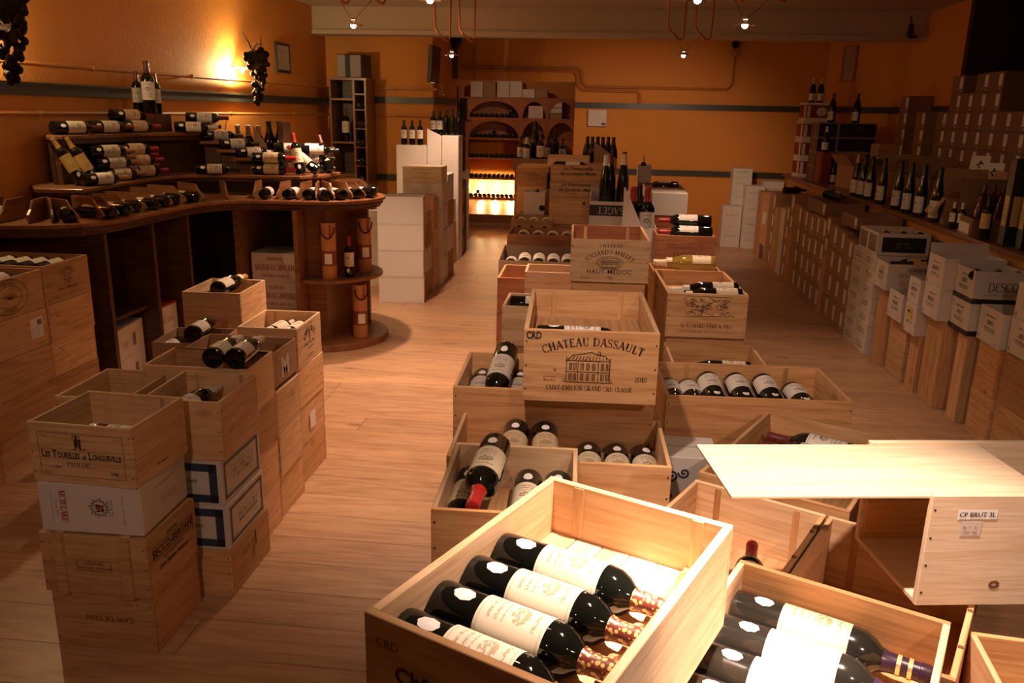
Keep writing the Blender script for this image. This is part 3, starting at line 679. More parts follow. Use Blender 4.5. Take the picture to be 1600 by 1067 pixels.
stamp(c, 'R', [frame2(-.118, .130, .118, .162, .0025), shift2(sans('SECCO-BERTANI', .026, .95, bold=.03), .005, .1275), shift2(sans('ORIGINAL', .011, bold=.02), .0, .170), shift2(sans('VINTAGE EDITION', .011, bold=.02), .0, .098), shift2(sans('Cant. Bertani Stefanon', .0155, .92, bold=.03), .0, .072)], INK)
z += .218
c = carton('white wine carton lettered MOILLARD with a round crest in the front left stack', -1.548, 2.338, z, .335, .29, .165, 1.2, mat=CREAMC)
stamp(c, 'F', [shift2(rot2(serif('MOILLARD', .021, .85, bold=1.6), -90), -.098, .088)], INKR)
stamp(c, 'F', [shift2(rot2(sans('Depuis 1850', .008, shear=.3), -90), -.113, .085), lines2([[(-.125, .03), (-.125, .14)], [(-.078, .03), (-.078, .14)]], .0012), shift2(rot2(scribble(.1, .009, 1, 7), -90), .105, .085)], INKG)
cr = []
for k in range(16):
    a = k*PI/8; cr.append([(.03+.022*math.cos(a), .09+.022*math.sin(a)), (.03+(.030+.005*(k%2))*math.cos(a+.3), .09+(.030+.005*(k%2))*math.sin(a+.3))])
stamp(c, 'F', [lines2(cr, .004), ell2(.03, .09, .024, .024, .003), shift2(rot2(scribble(.055, .02, 2, 9), -90), .058, .09)], INKG, 'printed_crest')
stamp(c, 'F', [shift2(scribble(.030, .030, 3, 5, .003), .03, .075)], INK, 'printed_crest', EPS*1.5)
stamp(c, 'F', [shift2(scribble(.022, .024, 2, 6, .004), .032, .079)], INKR, 'printed_crest', EPS*1.8)
stamp(c, 'R', [shift2(scribble(.12, .016, 1, 4, .0025), 0, .12), shift2(scribble(.10, .03, 3, 5, .0012), .02, .05)], INKG)
MB().box(-.05, .02, .1451, .1456, 0, .1).build('tape', TAPE, c)
z += .166
c = crate('open pine crate lettered LES TOURELLES DE LONGUEVILLE on top of the front left stack', -1.546, 2.343, z, .345, .30, .197, -2.2, True, 0, cleats=True, cradle=.085)
bx = [frame2(-.142, .142, .025, .168, .0015)]
for sx in (-1, 1):
    for sy in (0, 1):
        bx.append(scribble(.03, .012, 2, 3+sx)); bx[-1] = shift2(bx[-1], sx*.122, (.030 if sy == 0 else .152))
stamp(c, 'F', bx, INKF, 'printed_border')
stamp(c, 'F', [shift2(caps2(['LES', 'TOURELLES', 'DE', 'LONGUEVILLE'], .0255, .0190, .62, .04), 0, .086), shift2(serif('PAUILLAC', .0125, 1.1, bold=1.3), -.012, .060), shift2(sans('2008', .010, bold=.02), .104, .040), shift2(sans('e 150cl', .009, bold=.01), -.09, .050)], INK)
stamp(c, 'F', [shift2(serif('T', .036, 1.0, bold=1.3), -.012, .126), shift2(serif('J', .034, 1.0, bold=1.3), -.018, .116), shift2(serif('T', .028, .8), -.006, .122), shift2(serif('L', .034, 1.0, bold=1.3), .004, .116)], INK, 'printed_monogram')
stamp(c, 'R', [shift2(rot2(scribble(.06, .010, 1, 8, .0025), 0), .0, .028)], INK)
lay(c, 'wine bottle lying almost hidden inside the Tourelles de Longueville crate', .150, -.06, .085, -1, 0, kind='burgundy', lab='white', sticker=True)

# second column with the two blue-bordered cartons
z = 0; X2, Y2 = -1.413, 2.70
c = crate('pine crate at the foot of the column with the blue-bordered cartons', X2, Y2+.01, z, .285, .35, .19, 0, False, 1); z += .191
stamp(c, 'R', [shift2(serif('H', .075, .35, bold=.9), .02, .06), shift2(rot2(scribble(.07, .03, 3, 12), 0), -.04, .11), shift2(sans('1', .06, .8, bold=.02), .045, .10)], INK)
stamp(c, 'F', [frame2(-.06, .03, .10, .13, .0012), shift2(sans('12 x 75', .011), -.015, .108)], INKF)
for i in range(2):
    c = carton('white carton with a dark blue printed border, %s of the two, under the open crate' % ('lower', 'upper')[i], X2+(.006, -.002)[i], Y2, z, .272, .325, .172, (.5, -.4)[i], mat=CREAMC); z += .173
    V, F = [], []
    stamp(c, 'F', [frame2(-.14*.9, .12, .012, .160, .030)], BLUE, 'blue_border')
    stamp(c, 'R', [frame2(-.142, .142, .015, .157, .013)], BLUE, 'blue_border')
    stamp(c, 'F', [shift2(sans('Vaduchet', .020, 1, shear=.35), -.01, .085), shift2(serif('FRANCE', .010, 1.2), .0, .055)], INK)
    stamp(c, 'R', [shift2(scribble(.16, .05, 2, 31+i, .004), .01, .065), frame2(-.09, .10, .085, .118, .001), shift2(scribble(.03, .012, 1, 4), .08, .048), shift2(scribble(.03, .012, 1, 6), -.1, .035)], INKG)
P2b = crate('open pine crate holding one bottle, on top of the blue-bordered cartons', X2, Y2, z, .285, .335, .218, 1.5, True, 0, cleats=True, cradle=.10)
lay(P2b, 'white burgundy bottle with cream capsule in the crate above the blue-bordered cartons', -.030, -.148, .115, .10, .99, .02, kind='burgundy', cap='cream', lab='white', neck=True)
z = stack('in the hidden column behind the Tourelles crate', -1.770, 2.745, .262, .335, [.18, .18, .175], pines=[0, 1, 0])
P2a = crate('open empty pine crate behind the Tourelles crate, left of the one with a single bottle', -1.770, 2.745, z, .262, .335, .19, 1, True, 0, cleats=True)
# third column: two big dark bottles in an open crate
z = stack('in the column under the crate with two burgundy bottles', -1.525, 3.005, .42, .262, [.19, .19, .185], pines=[2, 0, 1])
P3 = crate('open pine crate with two dark burgundy bottles poking out over its rim', -1.525, 3.005, z, .42, .262, .195, 1.5, True, 0, pines=[PINE[0], PINE[1], PINE[2], PINE[0], PINE[0]], cradle=.09)
for k, (u, v) in enumerate(((.075, -.142), (.162, -.138))):
    lay(P3, 'dark burgundy bottle, %s of the two poking out of the open left crate' % ('left', 'right')[k], u, v, .196, -.03, 1, .0, kind='burgundy', cap='cream', lab='white', neck=True)
lay(P3, 'third burgundy bottle mostly sunk in the crate beside the two dark ones', .11, -.105, .095, .0, .78, .0, s=.78, kind='burgundy', cap='cream', lab='white')
# brown M carton
z = stack('in the column under the brown carton with the M emblem', -1.530, 3.285, .42, .275, [.19, .19, .195], pines=[0, 2, 2])
c = carton('open brown carton with a round M emblem between two pine crates', -1.528, 3.285, z, .40, .268, .165, 0, True, BROWNC, flaps={'F': (.05, 60)})
stamp(c, 'R', [ell2(.0, .08, .085, .07, .0025, 36), shift2(sans('M', .085, 1.0, bold=.06), .0, .04)], INKW, 'printed_emblem')
stamp(c, 'R', [rect2(-.12, .12, .004, .016)], INK)
# fifth column with engraved emblem
z = stack('in the column under the open crate with the arched stamp', -1.485, 3.642, .278, .345, [.19, .19, .185], pines=[1, 0, 0])
P5 = crate('open pine crate with an arched black stamp on its aisle side', -1.485, 3.642, z, .278, .345, .20, 1.5, True, 2, cleats=True, cradle=.11)
stamp(P5, 'R', [shift2(scribble(.05, .012, 1, 5, .0012), .02, .183), shift2(serif('LABEGORCE', .026, .85, arc=.085, bold=1.7), -.0, .150), lines2([[(-.01, .125), (.0, .155)], [(.0, .155), (.008, .125)], [(-.01, .125), (.008, .125)], [(-.004, .11), (.004, .125)]], .005)], INK)
stamp(P5, 'R', [shift2(scribble(.16, .030, 1, 15, .003), .0, .085), shift2(scribble(.08, .012, 1, 16, .002), .01, .068), shift2(scribble(.10, .014, 1, 17, .0015), .0, .03)], INK)
for k, (u) in enumerate((-.015, .070)):
    lay(P5, 'pale-labelled bottle with cream capsule, %s of the two in the crate with the arched stamp' % ('left', 'right')[k], u, -.152, .112, .08, 1, .0, kind='bordeaux', cap='cream', lab='pale', sticker=True)
MB().box(.1395, .1405, -.05, .03, -.33, -.25).build('paper_slip', STICK, P5)
# behind: brown carton with three bottles, and the crate with a gold-capsuled bottle
z = 0
for i in range(2):
    carton('closed brown carton, %s of the two under the brown carton with three bottles' % ('lower', 'upper')[i], -1.85, 3.53, z, .29, .26, .26, 4, mat=BROWND); z += .261
c = carton('open brown carton with three wine bottles in the left island', -1.85, 3.53, z, .295, .27, .178, 5, True, BROWNC, fill=.10)
lay(c, 'white-labelled bottle at the left in the brown carton of three', -.10, -.12, .10, .05, .9, .0, s=.83, lab='white', kind='burgundy', cap='darkred')
lay(c, 'upper middle bottle poking out of the brown carton of three', .045, -.150, .180, .02, 1, 0, lab='white', kind='burgundy', cap='darkred')
lay(c, 'right-hand bottle in the brown carton of three', .10, -.12, .10, .0, .9, 0, s=.83, lab='white', kind='burgundy', cap='darkred')
z = stack('in the column under the crate with the gold-capsuled bottle', -1.912, 3.99, .295, .345, [.2, .2, .195], pines=[0, 1, 0])
P7 = crate('open pine crate with a gold-capsuled bottle, rearmost and tallest of the left island', -1.912, 3.99, z, .295, .35, .242, 2.5, True, 2, pines=[PINE[0], PINE[2], PINE[0], PINE[2], PINE[0]], cleats=True, cradle=.13)
lay(P7, 'bottle with gold capsule lying across the top of the rear left crate', .010, -.125, .205, .12, 1, .04, kind='burgundy', cap='gold', lab='pale', neck=True)
lay(P7, 'pale-labelled bottle lying low at the left of the rear left crate', -.085, -.15, .132, .0, 1, 0, kind='burgundy', cap='gold', lab='pale')
lay(P7, 'pale-labelled bottle lying low at the right of the rear left crate', .085, -.15, .132, .0, 1, 0, kind='burgundy', cap='gold', lab='pale')

# ------------------------------------------------------------------ far-left wall of stacked cases (ends towards the aisle)
def endcrate(label, y0, y1, z, h, xr=-2.73, open_=False, pine=1, **kw):
    return crate(label, xr-.26, (y0+y1)/2, z, .52, (y1-y0)-.004, h, 0, open_, pine, nail='R', **kw)
cols = [('rear', 3.745, 4.12, [.185, .185, .185, .19, .20], -2.735), ('middle', 3.29, 3.742, [.19, .185, .185, .185, .19], -2.73), ('front', 2.84, 3.285, [.18, .185, .18, .19, .17], -2.715), ('foremost', 2.40, 2.836, [.18, .185, .18, .19, .17], -2.71)]
LWALL = {}
for nm, y0, y1, hs, xr in cols:
    z = 0
    for i, h in enumerate(hs):
        top = i == len(hs)-1
        LWALL[nm, i] = endcrate('%s crate with end to aisle, %s from floor, %s column at left edge' % ('open' if top else 'closed', ORD[i], nm), y0, y1, z, h, xr+R1.uniform(-.006, .006), top, R1.choice((0, 1, 1, 3)), cradle=(.13 if top else None)); z += h+.001
c = LWALL['middle', 4]
stamp(c, 'R', [ell2(-.02, .10, .125, .082, .003, 40), ell2(-.02, .10, .085, .052, .0022, 36), shift2(serif('GRAND', .022, .9, arc=.12, bold=1.3), -.02, .158), shift2(serif('POMEROL', .018, .9), -.02, .028),
               lines2([[(-.02, .09+.0*k), (-.02+.06*math.cos(.25+k*.28), .085+.035*math.sin(.25+k*.28))] for k in range(9)], .003), shift2(scribble(.03, .01, 1, 3), -.13, .02), shift2(scribble(.03, .01, 1, 4), .14, .045)], INK, 'printed_seal', EPS)
c = LWALL['rear', 4]
stamp(c, 'R', [shift2(serif('SOCIANDO', .020, .9, arc=.10, bold=1.2), .0, .148), shift2(scribble(.09, .045, 3, 6, .002), 0, .10), lines2([[(-.02, .085), (.03, .10)], [(.02, .085), (-.03, .10)]], .003), shift2(sans('HAUT-MEDOC', .018, 1.0, bold=.005), .0, .055), shift2(scribble(.03, .012, 1, 8), -.1, .02), shift2(scribble(.03, .012, 1, 9), .02, .025)], INK, 'printed_emblem')
c = LWALL['middle', 3]; ps = stamp(c, 'R', [rect2(.09, .18, .05, .15)], STICK, 'paper_slip'); stamp(c, 'R', [rect2(.14, .172, .112, .14), shift2(scribble(.06, .05, 4, 3, .001), .13, .06)], INKG, 'printed_slip', EPS*2, ps)
for nm, i, sd in (('rear', 2, 3), ('rear', 3, 4), ('front', 3, 6), ('front', 4, 7), ('front', 2, 8)):
    stamp(LWALL[nm, i], 'R', [shift2(scribble(.05, .03, 2, sd, .002), -.1 if nm == 'rear' else .15, .12), shift2(scribble(.04, .02, 1, sd+9, .002), .12, .03)], INKF)
for nm in ('rear', 'middle'):
    for k in range(4):
        lay(LWALL[nm, 4], 'dark bottle in the open top crate of the %s left column, %s from aisle' % (nm, ORD[k]), .20-.09*k, -.15, .132, 0, 1, 0, lab='white')
lay(LWALL['front', 4], 'dark bottle lying in the open top crate of the front left column', .18, -.15, .10, 0, 1, 0, lab='white')
# ------------------------------------------------------------------ centre island, front
def pile(where, x, y, w, d, top, rot=0, n=None, pines=None, z0=0):
    n = n or max(1, round((top-z0)/.185)); h = (top-z0)/n-.0012
    return stack(where, x, y, w, d, [h]*n, rot, pines=pines, z0=z0, jit=.004)
RA = -25.3
z = pile('under the front crate of four bottles', -.085, 1.075, .20, .46, .937, RA, 5, [1, 3, 1, 1, 1])
A = crate('open pine crate with four big-labelled bottles, front of the picture', -.024, 1.045, z, .325, .49, .18, RA, True, 2, pines=[PINE[1], PINE[2], PINE[2], PINE[2], PINE[0]], t=.013, nail=None)
for k in range(6):      # slatted inner floor
    obj('floor_slat', panel_mesh(.462, .0485, .007), PINE[5 if k % 2 else 2], A, (-.1245+k*.0498, 0, .079), (0, 0, PI/2))
for k in range(2): obj('inner_batten', panel_mesh(.094, .020, .0022), PINE[0], A, ((-.10, .11)[k], .2308, .131), (PI/2, PI/2, 0))
stamp(A, 'F', [shift2(sans('Château', .024, 1.05, bold=.04), -.055, .098), shift2(sans('St J', .024, 1.05, bold=.04), -.060, .062), shift2(sans('u', .024, 1.05, bold=.04), -.01, .062)], INK)
stamp(A, 'F', [shift2(sans('CRD', .013, 1.0), -.125, .140), shift2(scribble(.05, .02, 1, 4, .003), -.12, .06), shift2(scribble(.06, .02, 1, 6, .003), .09, .07)], INKF)
for k, v in enumerate((-.188, -.106, -.024, .058)):
    lay(A, 'dark bottle with large cream label, %s from the front in the foremost crate' % ORD[k], -.148, v, .083, 1, 0, 0, s=.985, cap='pattern', lab='pale', sticker=True, roll=.15)
# scalloped neck rest
mb = MB(); poly = [(-.230, 0)]
for i in range(41):
    t_ = -.230+.46*i/40; poly.append((t_, .016-.008*math.cos((t_+.188)*2*PI/.082)))
poly.append((.230, 0)); mb.extrude_xz(poly, -.004, .004)
o = mb.build('neck_rest', PINE[3], A); o.location = (.100, -.0, .0830); o.rotation_euler = (0, 0, PI/2)
RB = -26
z = pile('under the right front carton of bottles', .345, 1.13, .34, .48, .752, RB, 4, [3, 1, 3, 1])
B = crate('open grey-brown crate with purple-capsuled bottles at the front right', .340, 1.125, z, .355, .50, .178, RB, True, 3, pines=[PINE[3], PINE[3], PINE[2], PINE[2], PINE[1]], cradle=.066, nail=None)
for k, v in enumerate((.185, .095, .005, -.085, -.175)):
    lay(B, 'dark bottle with round-seal label and purple capsule, %s from the back, front right crate' % ORD[k], -.165, v, .067, 1, 0, 0, s=1.10, cap='purple', lab='tan' if k == 0 else 'pale', sticker=True, band=True, glass=GLASSB, roll=.1)
# empty crates behind
RE = -28
for nm, cx, cy, pn in (('left', .307, 1.732, 0), ('right', .606, 1.573, 1)):
    z = pile('under the %s empty crate behind the front bottles' % nm, cx, cy, .322, .49, .635, RE, 3, [1, 3, 0])
    E_ = crate('open empty pine crate behind the front bottles, %s of the pair' % nm, cx, cy, z, .332, .50, .18, RE, True, pn, pines=[PINE[3], PINE[2], PINE[1], PINE[0], PINE[3]], cleats=True, cradle=.03 if nm == 'left' else None)
    if nm == 'left': bottle('bottle with a red capsule, its tip just showing in the left empty crate', (.338, 1.562, .705), (.20, .93, .16), cap='red', lab='cream', s=.9)
    for k in range(3): MB().tube([(.156, -.14+.14*k, .1805), (.165, -.14+.14*k, .1805)], .0035, 6).build('dowel_mark', INKF, E_)
z = pile('under the rotated crate with one lying bottle', .587, 2.205, .37, .56, .65, RE, 3, [3, 1, 3])
D_ = crate('open rotated pine crate with a lying claret, right behind the pale sliding lid', .587, 2.205, z, .38, .575, .182, RE, True, 1, cleats=False, cradle=.10)
lay(D_, 'claret with dark red capsule lying in the rotated crate behind the lid', .165, .16, .101, -1, .06, 0, cap='darkred', lab='white', sticker=True, s=1.05)
lay(D_, 'second claret lying just in front of the first in the rotated crate', .165, .075, .101, -1, .06, 0, cap='darkred', lab='white', sticker=True, s=1.05)
# champagne box with its sliding lid pulled out
r = thing('champagne_box', 'pale wooden champagne box lettered CP BRUT 3L with its lid slid out', 'box', (.892, 1.664, .822), math.radians(9)); DIM[r.name] = (.55, .265, .233)
W_, D2, H2 = .55, .265, .233; pp = PINE[5]
panel('front_panel', W_, H2, .013, pp, r, (0, -D2/2+.0065, H2/2), (PI/2, 0, 0)); panel('back_panel', W_, H2+.004, .013, pp, r, (0, D2/2-.0065, H2/2+.002), (PI/2, 0, PI))
panel('bottom_panel', W_, D2-.027, .010, pp, r, (0, 0, .0055)); panel('end_panel', D2-.027, H2-.02, .013, pp, r, (W_/2-.008, 0, H2/2-.004), (PI/2, 0, PI/2))
panel('sliding_lid', .62, D2-.016, .006, pp, r, (-.345, 0, H2-.006)); panel('inner_liner', W_-.04, .09, .004, PINE[1], r, (-.01, D2/2-.0155, .056), (PI/2, 0, PI))
nails(r, W_, D2, H2, 4, 'F')
ns = stamp(r, 'F', [rect2(-.222, -.145, .185, .205)], STICK, 'name_sticker'); stamp(r, 'F', [shift2(sans('CP BRUT 3L', .0098, 1.0, bold=.02), -.184, .1905)], INK, 'sticker_lettering', EPS*2, ns)
ns = stamp(r, 'F', [rect2(-.212, -.172, .150, .182)], plain('sticker_pinkish', (.66, .55, .50), .5), 'price_label'); stamp(r, 'F', [shift2(scribble(.03, .022, 2, 4, .0012), -.192, .154)], INKG, 'price_print', EPS*2, ns)
stamp(r, 'F', [ell2(-.125, .045, .008, .006, .006, 12)], INKF, 'knot')
z = pile('under the open crate below the champagne box', .90, 1.235, .36, .42, .60, -6, 3, [3, 4, 3])
O_ = crate('open reddish crate at the right edge, below the champagne box', .90, 1.235, z, .37, .43, .19, -6, True, 3, pines=[PINE[3], PINE[3], PINE[3], PINE[2], PINE[3]], cradle=.06)
lay(O_, 'dark bottle lying in the reddish crate at the right edge', -.155, .06, .062, 1, -.05, 0, cap='black', lab=None)
# left front: crate with four clarets, wide crate behind it
z = pile('under the crate with the red-capsuled claret', -.183, 1.775, .305, .36, .722, 1.6, 4, [3, 3, 1, 3])
F_ = crate('open pine crate with four clarets, one lying on top with a red capsule', -.183, 1.775, z, .312, .375, .186, 1.6, True, 1, pines=[PINE[3], PINE[2], PINE[2], PINE[2], PINE[1]], cradle=.07)
for k, u in enumerate((-.112, -.038, .036, .110)):
    if k == 1: continue
    lay(F_, 'claret lying neck forward, %s in the lower row of the four-claret crate' % ('leftmost', '', 'middle', 'rightmost')[k], u, .145, .072, 0, -1, -.04, s=.97, cap='darkred', lab='cream', sticker=True)
bottle('claret with a bright red capsule lying on top, neck towards the camera', local(F_, -.050, .150, .196), ldir(F_, -.06, -1, -.035), s=1.06, cap='red', lab='cream', sticker=True)
z = pile('under the wide crate of row bottles', -.086, 2.135, .57, .325, .690, 1.6, 4, [3, 4, 3, 3])
G_ = crate('wide open pine crate with a row of bottles behind the four clarets', -.086, 2.135, z, .58, .335, .178, 1.6, True, 1, pines=[PINE[1], PINE[1], PINE[0], PINE[0], PINE[1]], cradle=.035)
for k, u in enumerate((.085, .165, .243)):
    lay(G_, 'bottle lying neck forward, %s of the three at the right of the wide crate' % ('left', 'middle', 'right')[k], u, .145, .037, 0, -1, 0, lab='cream', sticker=True, roll=(.1, 0, -.15)[k])
lay(G_, 'tan-labelled bottle raised in the middle of the wide crate', -.045, .145, .095, .04, -1, -.06, s=1.02, lab='tan', sticker=True)
lay(G_, 'bottle lying behind the red-capsuled claret in the wide crate', -.13, .145, .095, .0, -1, -.06, s=1.05, lab='tan', sticker=True)
# H and the DASSAULT crate
z = pile('under the crate the Dassault case stands on', -.122, 2.48, .58, .36, .765, 1.5, 4, [4, 3, 4, 3])
H0 = crate('wide open crate with three clarets at its left, under the Dassault case', -.122, 2.475, z, .59, .37, .183, 1.5, True, 3, pines=[PINE[3], PINE[1], PINE[0], PINE[0], PINE[1]], cradle=.06)
lay(H0, 'claret lying neck forward at the far left of the crate under the Dassault case', -.245, .165, .062, .03, -1, -.05, cap='tan', lab='grey', sticker=True)
lay(H0, 'claret lying neck forward beside the Dassault case, lower right of three', -.115, .165, .062, -.03, -1, -.05, cap='tan', lab='grey', sticker=True)
bottle('claret with tan capsule lying on top of two others left of the Dassault case', local(H0, -.165, .145, .205), ldir(H0, -.07, -1, -.30), s=1.03, cap='tan', lab='grey', sticker=True)
DS = crate('open pine crate lettered CHATEAU DASSAULT with a drawing of a house', -.024, 2.468, z+.1855, .372, .545, .207, 2.6, True, 1, pines=[PINE[1], PINE[1], PINE[0], PINE[0], PINE[1]], cleats=True, cradle=.112, t=.013)
stamp(DS, 'F', [shift2(serif('CHATEAU DASSAULT', .0225, .95, gap=.11, arc=.36, bold=1.7), .005, .166), shift2(serif('SAINT-ÉMILION GRAND CRU CLASSÉ', .0130, .82, gap=.09, bold=1.7), -.002, .036), shift2(serif('2010', .0145, .95, bold=1.5), .140, .066), shift2(sans('CRD', .021, .72, bold=.05), -.158, .181)], INK)
hp = []
def P_(*p): hp.append([(a*.001, b*.001) for a, b in p])
P_((-62, 60), (66, 60)); P_((-58, 60), (-58, 122)); P_((62, 60), (62, 122)); P_((-60, 122), (64, 122)); P_((-60, 90), (64, 90)); P_((-26, 60), (-26, 122)); P_((30, 60), (30, 122))
P_((-58, 122), (-40, 138), (-8, 143), (10, 148), (28, 140), (48, 138), (62, 122)); P_((-8, 122), (0, 136), (10, 122)); P_((28, 138), (28, 150), (34, 150), (34, 138)); P_((-58, 122), (-58, 132)); P_((62, 122), (62, 132)); P_((-66, 60), (-62, 70)); P_((70, 60), (64, 70))
for xx in (-50, -38, -18, -2, 14, 38, 52):
    for yy in (66, 96): P_((xx, yy), (xx+7, yy), (xx+7, yy+19), (xx, yy+19), (xx, yy)); P_((xx+3.5, yy), (xx+3.5, yy+19))
for k in range(12): P_((-52+k*9.5, 124), (-44+k*8.6, 136))
stamp(DS, 'F', [shift2(lines2(hp, .0020), -.008, 0)], INK, 'printed_house')
stamp(DS, 'F', [frame2(-.128, -.095, .062, .074, .001), shift2(scribble(.028, .009, 1, 4), -.112, .063), shift2(sans('e', .012), -.098, .090)], INKF)
lay(DS, 'dark bottle with white label lying across inside the Dassault case', -.155, -.150, .113, 1, .0, 0, cap='black', lab='white', sticker=True)
for k in range(3):
    c = carton('narrow white carton with blue-black scroll print, %s from the floor, beside the wide crate' % ORD[k], .295, 2.40, .252*k, .17, .17, .25, 0, mat=WHITEC, tape=False)
    R3 = random.Random(k); cu_ = [[(u0+.018*(1-t/14)*math.cos(t*.7+ph), v0+.018*(1-t/14)*math.sin(t*.7+ph)) for t in range(14)] for u0, v0, ph in [(R3.uniform(-.06, .06), R3.uniform(.04, .22), R3.uniform(0, 6)) for _ in range(12)]]
    stamp(c, 'F', [lines2(cu_, .006)], BLUE, 'scroll_print')
# M: four burgundies, wide crate at right
z = pile('under the crate of four burgundies', .528, 2.80, .59, .375, .668, 3, 4, [4, 3, 4, 4])
M_ = crate('wide open pine crate with four burgundies standing neck forward', .528, 2.80, z, .60, .385, .183, 3, True, 3, pines=[PINE[3], PINE[3], PINE[1], PINE[1], PINE[3]], cleats=True, cradle=.05)
for k, u in enumerate((-.105, -.005, .095, .205)):
    lay(M_, 'white-labelled burgundy lying neck forward, %s from the left in the wide right crate' % ORD[k], u, .165, .052+(.03 if k < 3 else 0), .03, -1, -.16 if k < 3 else -.05, kind='burgundy', s=1.03, cap='black', lab='white', sticker=True, neck=True)
for k, u in enumerate((-.245, -.175)): lay(M_, 'burgundy lying low at the left of the wide right crate, %s' % ('nearer the wall', 'nearer the row')[k], u, .165, .052, .03, -1, -.05, kind='burgundy', lab='white')
# N and BOUCHARD
z = pile('under the crate with one burgundy below the Bouchard case', .482, 3.245, .36, .40, .62, 2, 3, [3, 4, 3])
N_ = crate('open pine crate with one lying burgundy, in front of the Bouchard case', .482, 3.250, z, .372, .43, .178, 2, True, 3, pines=[PINE[3], PINE[3], PINE[0], PINE[0], PINE[3]], cradle=.06)
lay(N_, 'burgundy with cream label lying across the crate in front of the Bouchard case', .155, .06, .062, -1, .02, 0, kind='burgundy', cap='cream', lab='cream', neck=True, s=1.05)
z = pile('under the Bouchard Père et Fils case', .462, 3.825, .34, .52, .80, 3, 4, [3, 3, 1, 3])
BO = crate('open pine crate lettered BOUCHARD PÈRE & FILS with two burgundies on top', .456, 3.825, z, .345, .56, .195, 3, True, 3, pines=[PINE[1], PINE[3], PINE[1], PINE[1], PINE[3]], cradle=.125, t=.013)
stamp(BO, 'F', [shift2(serif('BOUCHARD PÈRE & FILS', .0165, .93, gap=.08, bold=1.7), .003, .045)], plain('ink_brown_red', (.16, .035, .02), .7))
stamp(BO, 'F', [shift2(scribble(.24, .010, 1, 44, .0012), -.005, .025), frame2(-.13, .13, .022, .037, .0008)], INKF)
R2 = random.Random(8); L2 = [[(-.095, .185), (.10, .182)], [(-.095, .095), (.10, .098)]]
for k in range(70):
    a, b = R2.uniform(-.09, .09), R2.uniform(.100, .172)*1.0; L2.append([(a, b), (a+R2.uniform(-.02, .02), b+R2.uniform(-.012, .012)), (a+R2.uniform(-.03, .03), b+R2.uniform(-.014, .008))])
stamp(BO, 'F', [lines2(L2, .0022)], INK, 'printed_landscape')
for k, (v, zz) in enumerate(((-.215, .127), (-.125, .135))):
    lay(BO, 'burgundy with cream capsule lying across the Bouchard case, %s of the two' % ('nearer', 'farther')[k], .158, v, zz, -1, .02, -.02, kind='burgundy', s=1.03, cap='cream', lab='cream', neck=True, sticker=True)
z = pile('under the crate with the golden white wine', .472, 4.41, .36, .46, .80, 3, 4, [4, 3, 4, 3])
YB = crate('open pine crate with a golden white wine bottle lying on its back rim', .472, 4.41, z, .368, .50, .13, 3, True, 3, cradle=.10)
lay(YB, 'golden-green white wine bottle with cream label and capsule lying on a crate', .165, .16, .102, -1, .04, .0, kind='burgundy', s=1.12, cap='cream', lab='cream', glass=GLASSY, neck=True)
z = pile('under the crate with two clarets stacked sideways', .495, 5.10, .34, .30, .865, 1, 5, [4, 3, 4, 4, 3])
PI_ = crate('reddish crate with two clarets lying across it one above the other', .495, 5.10, z, .345, .32, .185, 1, True, 4, cradle=.155)
stamp(PI_, 'F', [shift2(serif('PESCA', .040, .95), .0, .045), shift2(scribble(.22, .03, 2, 71, .002), .0, .11)], plain('ink_brown_red', (.16, .035, .02), .7))
for k in range(2):
    lay(PI_, 'claret with red capsule lying across the reddish crate, %s of the two' % ('lower', 'upper')[k], .158, -.10+.075*k, .157+.058*k, -1, .02, 0, s=1.05, cap='red', lab='white')
# SOCIANDO-MALLET
z = pile('under the Sociando-Mallet case', .035, 3.87, .33, .46, 1.012, 2, 5, [3, 0, 3, 1, 3])
SO = crate('open pine crate lettered SOCIANDO-MALLET HAUT-MEDOC 2006 with an oval crest', .035, 3.865, z, .345, .485, .190, 2.0, True, 1, pines=[PINE[0], PINE[4], PINE[1], PINE[0], PINE[1]], cleats=True)
stamp(SO, 'F', [shift2(serif('CHATEAU', .0125, 1.25, gap=.28, bold=1.6), .004, .157), shift2(serif('SOCIANDO-MALLET', .0195, .90, gap=.11, arc=.155, bold=1.5), .0, .127), shift2(sans('HAUT-MEDOC', .0205, 1.08, bold=.008), .0, .039), shift2(serif('2006', .012, .9), .004, .016)], INK)
cp = [_arc(0, .088, .058, .028, 0, 360, 30), _arc(0, .088, .050, .022, 0, 360, 30)]
for k in range(9): cp += [[(-.036+k*.009, .077), (-.036+k*.009, .091)], [(-.036+k*.009, .091), (-.0315+k*.009, .091), (-.0315+k*.009, .077)]]
cp += [[(-.04, .093), (-.03, .101), (.03, .101), (.04, .093), (-.04, .093)], [(-.045, .064), (-.01, .070), (.02, .062)], [(.045, .064), (.01, .070), (-.02, .062)]]
stamp(SO, 'F', [lines2(cp, .0020)], INK, 'printed_crest'); stamp(SO, 'F', [frame2(-.122, -.087, .014, .028, .001), shift2(scribble(.03, .010, 1, 4), -.105, .016)], INKF)
# small white-lit crate at the aisle
z = pile('under the small aisle crate with a bottle', -.262, 3.61, .29, .26, .742, 0, 4, [3, 4, 4, 3])
c = crate('small pale open crate on the aisle side with a dark bottle across it', -.262, 3.612, z, .30, .275, .178, 0, True, 2, cradle=.12, t=.012)
lay(c, 'dark bottle with white label lying across the small pale aisle crate', -.132, .03, .122, 1, 0, 0, lab='white', s=.88)
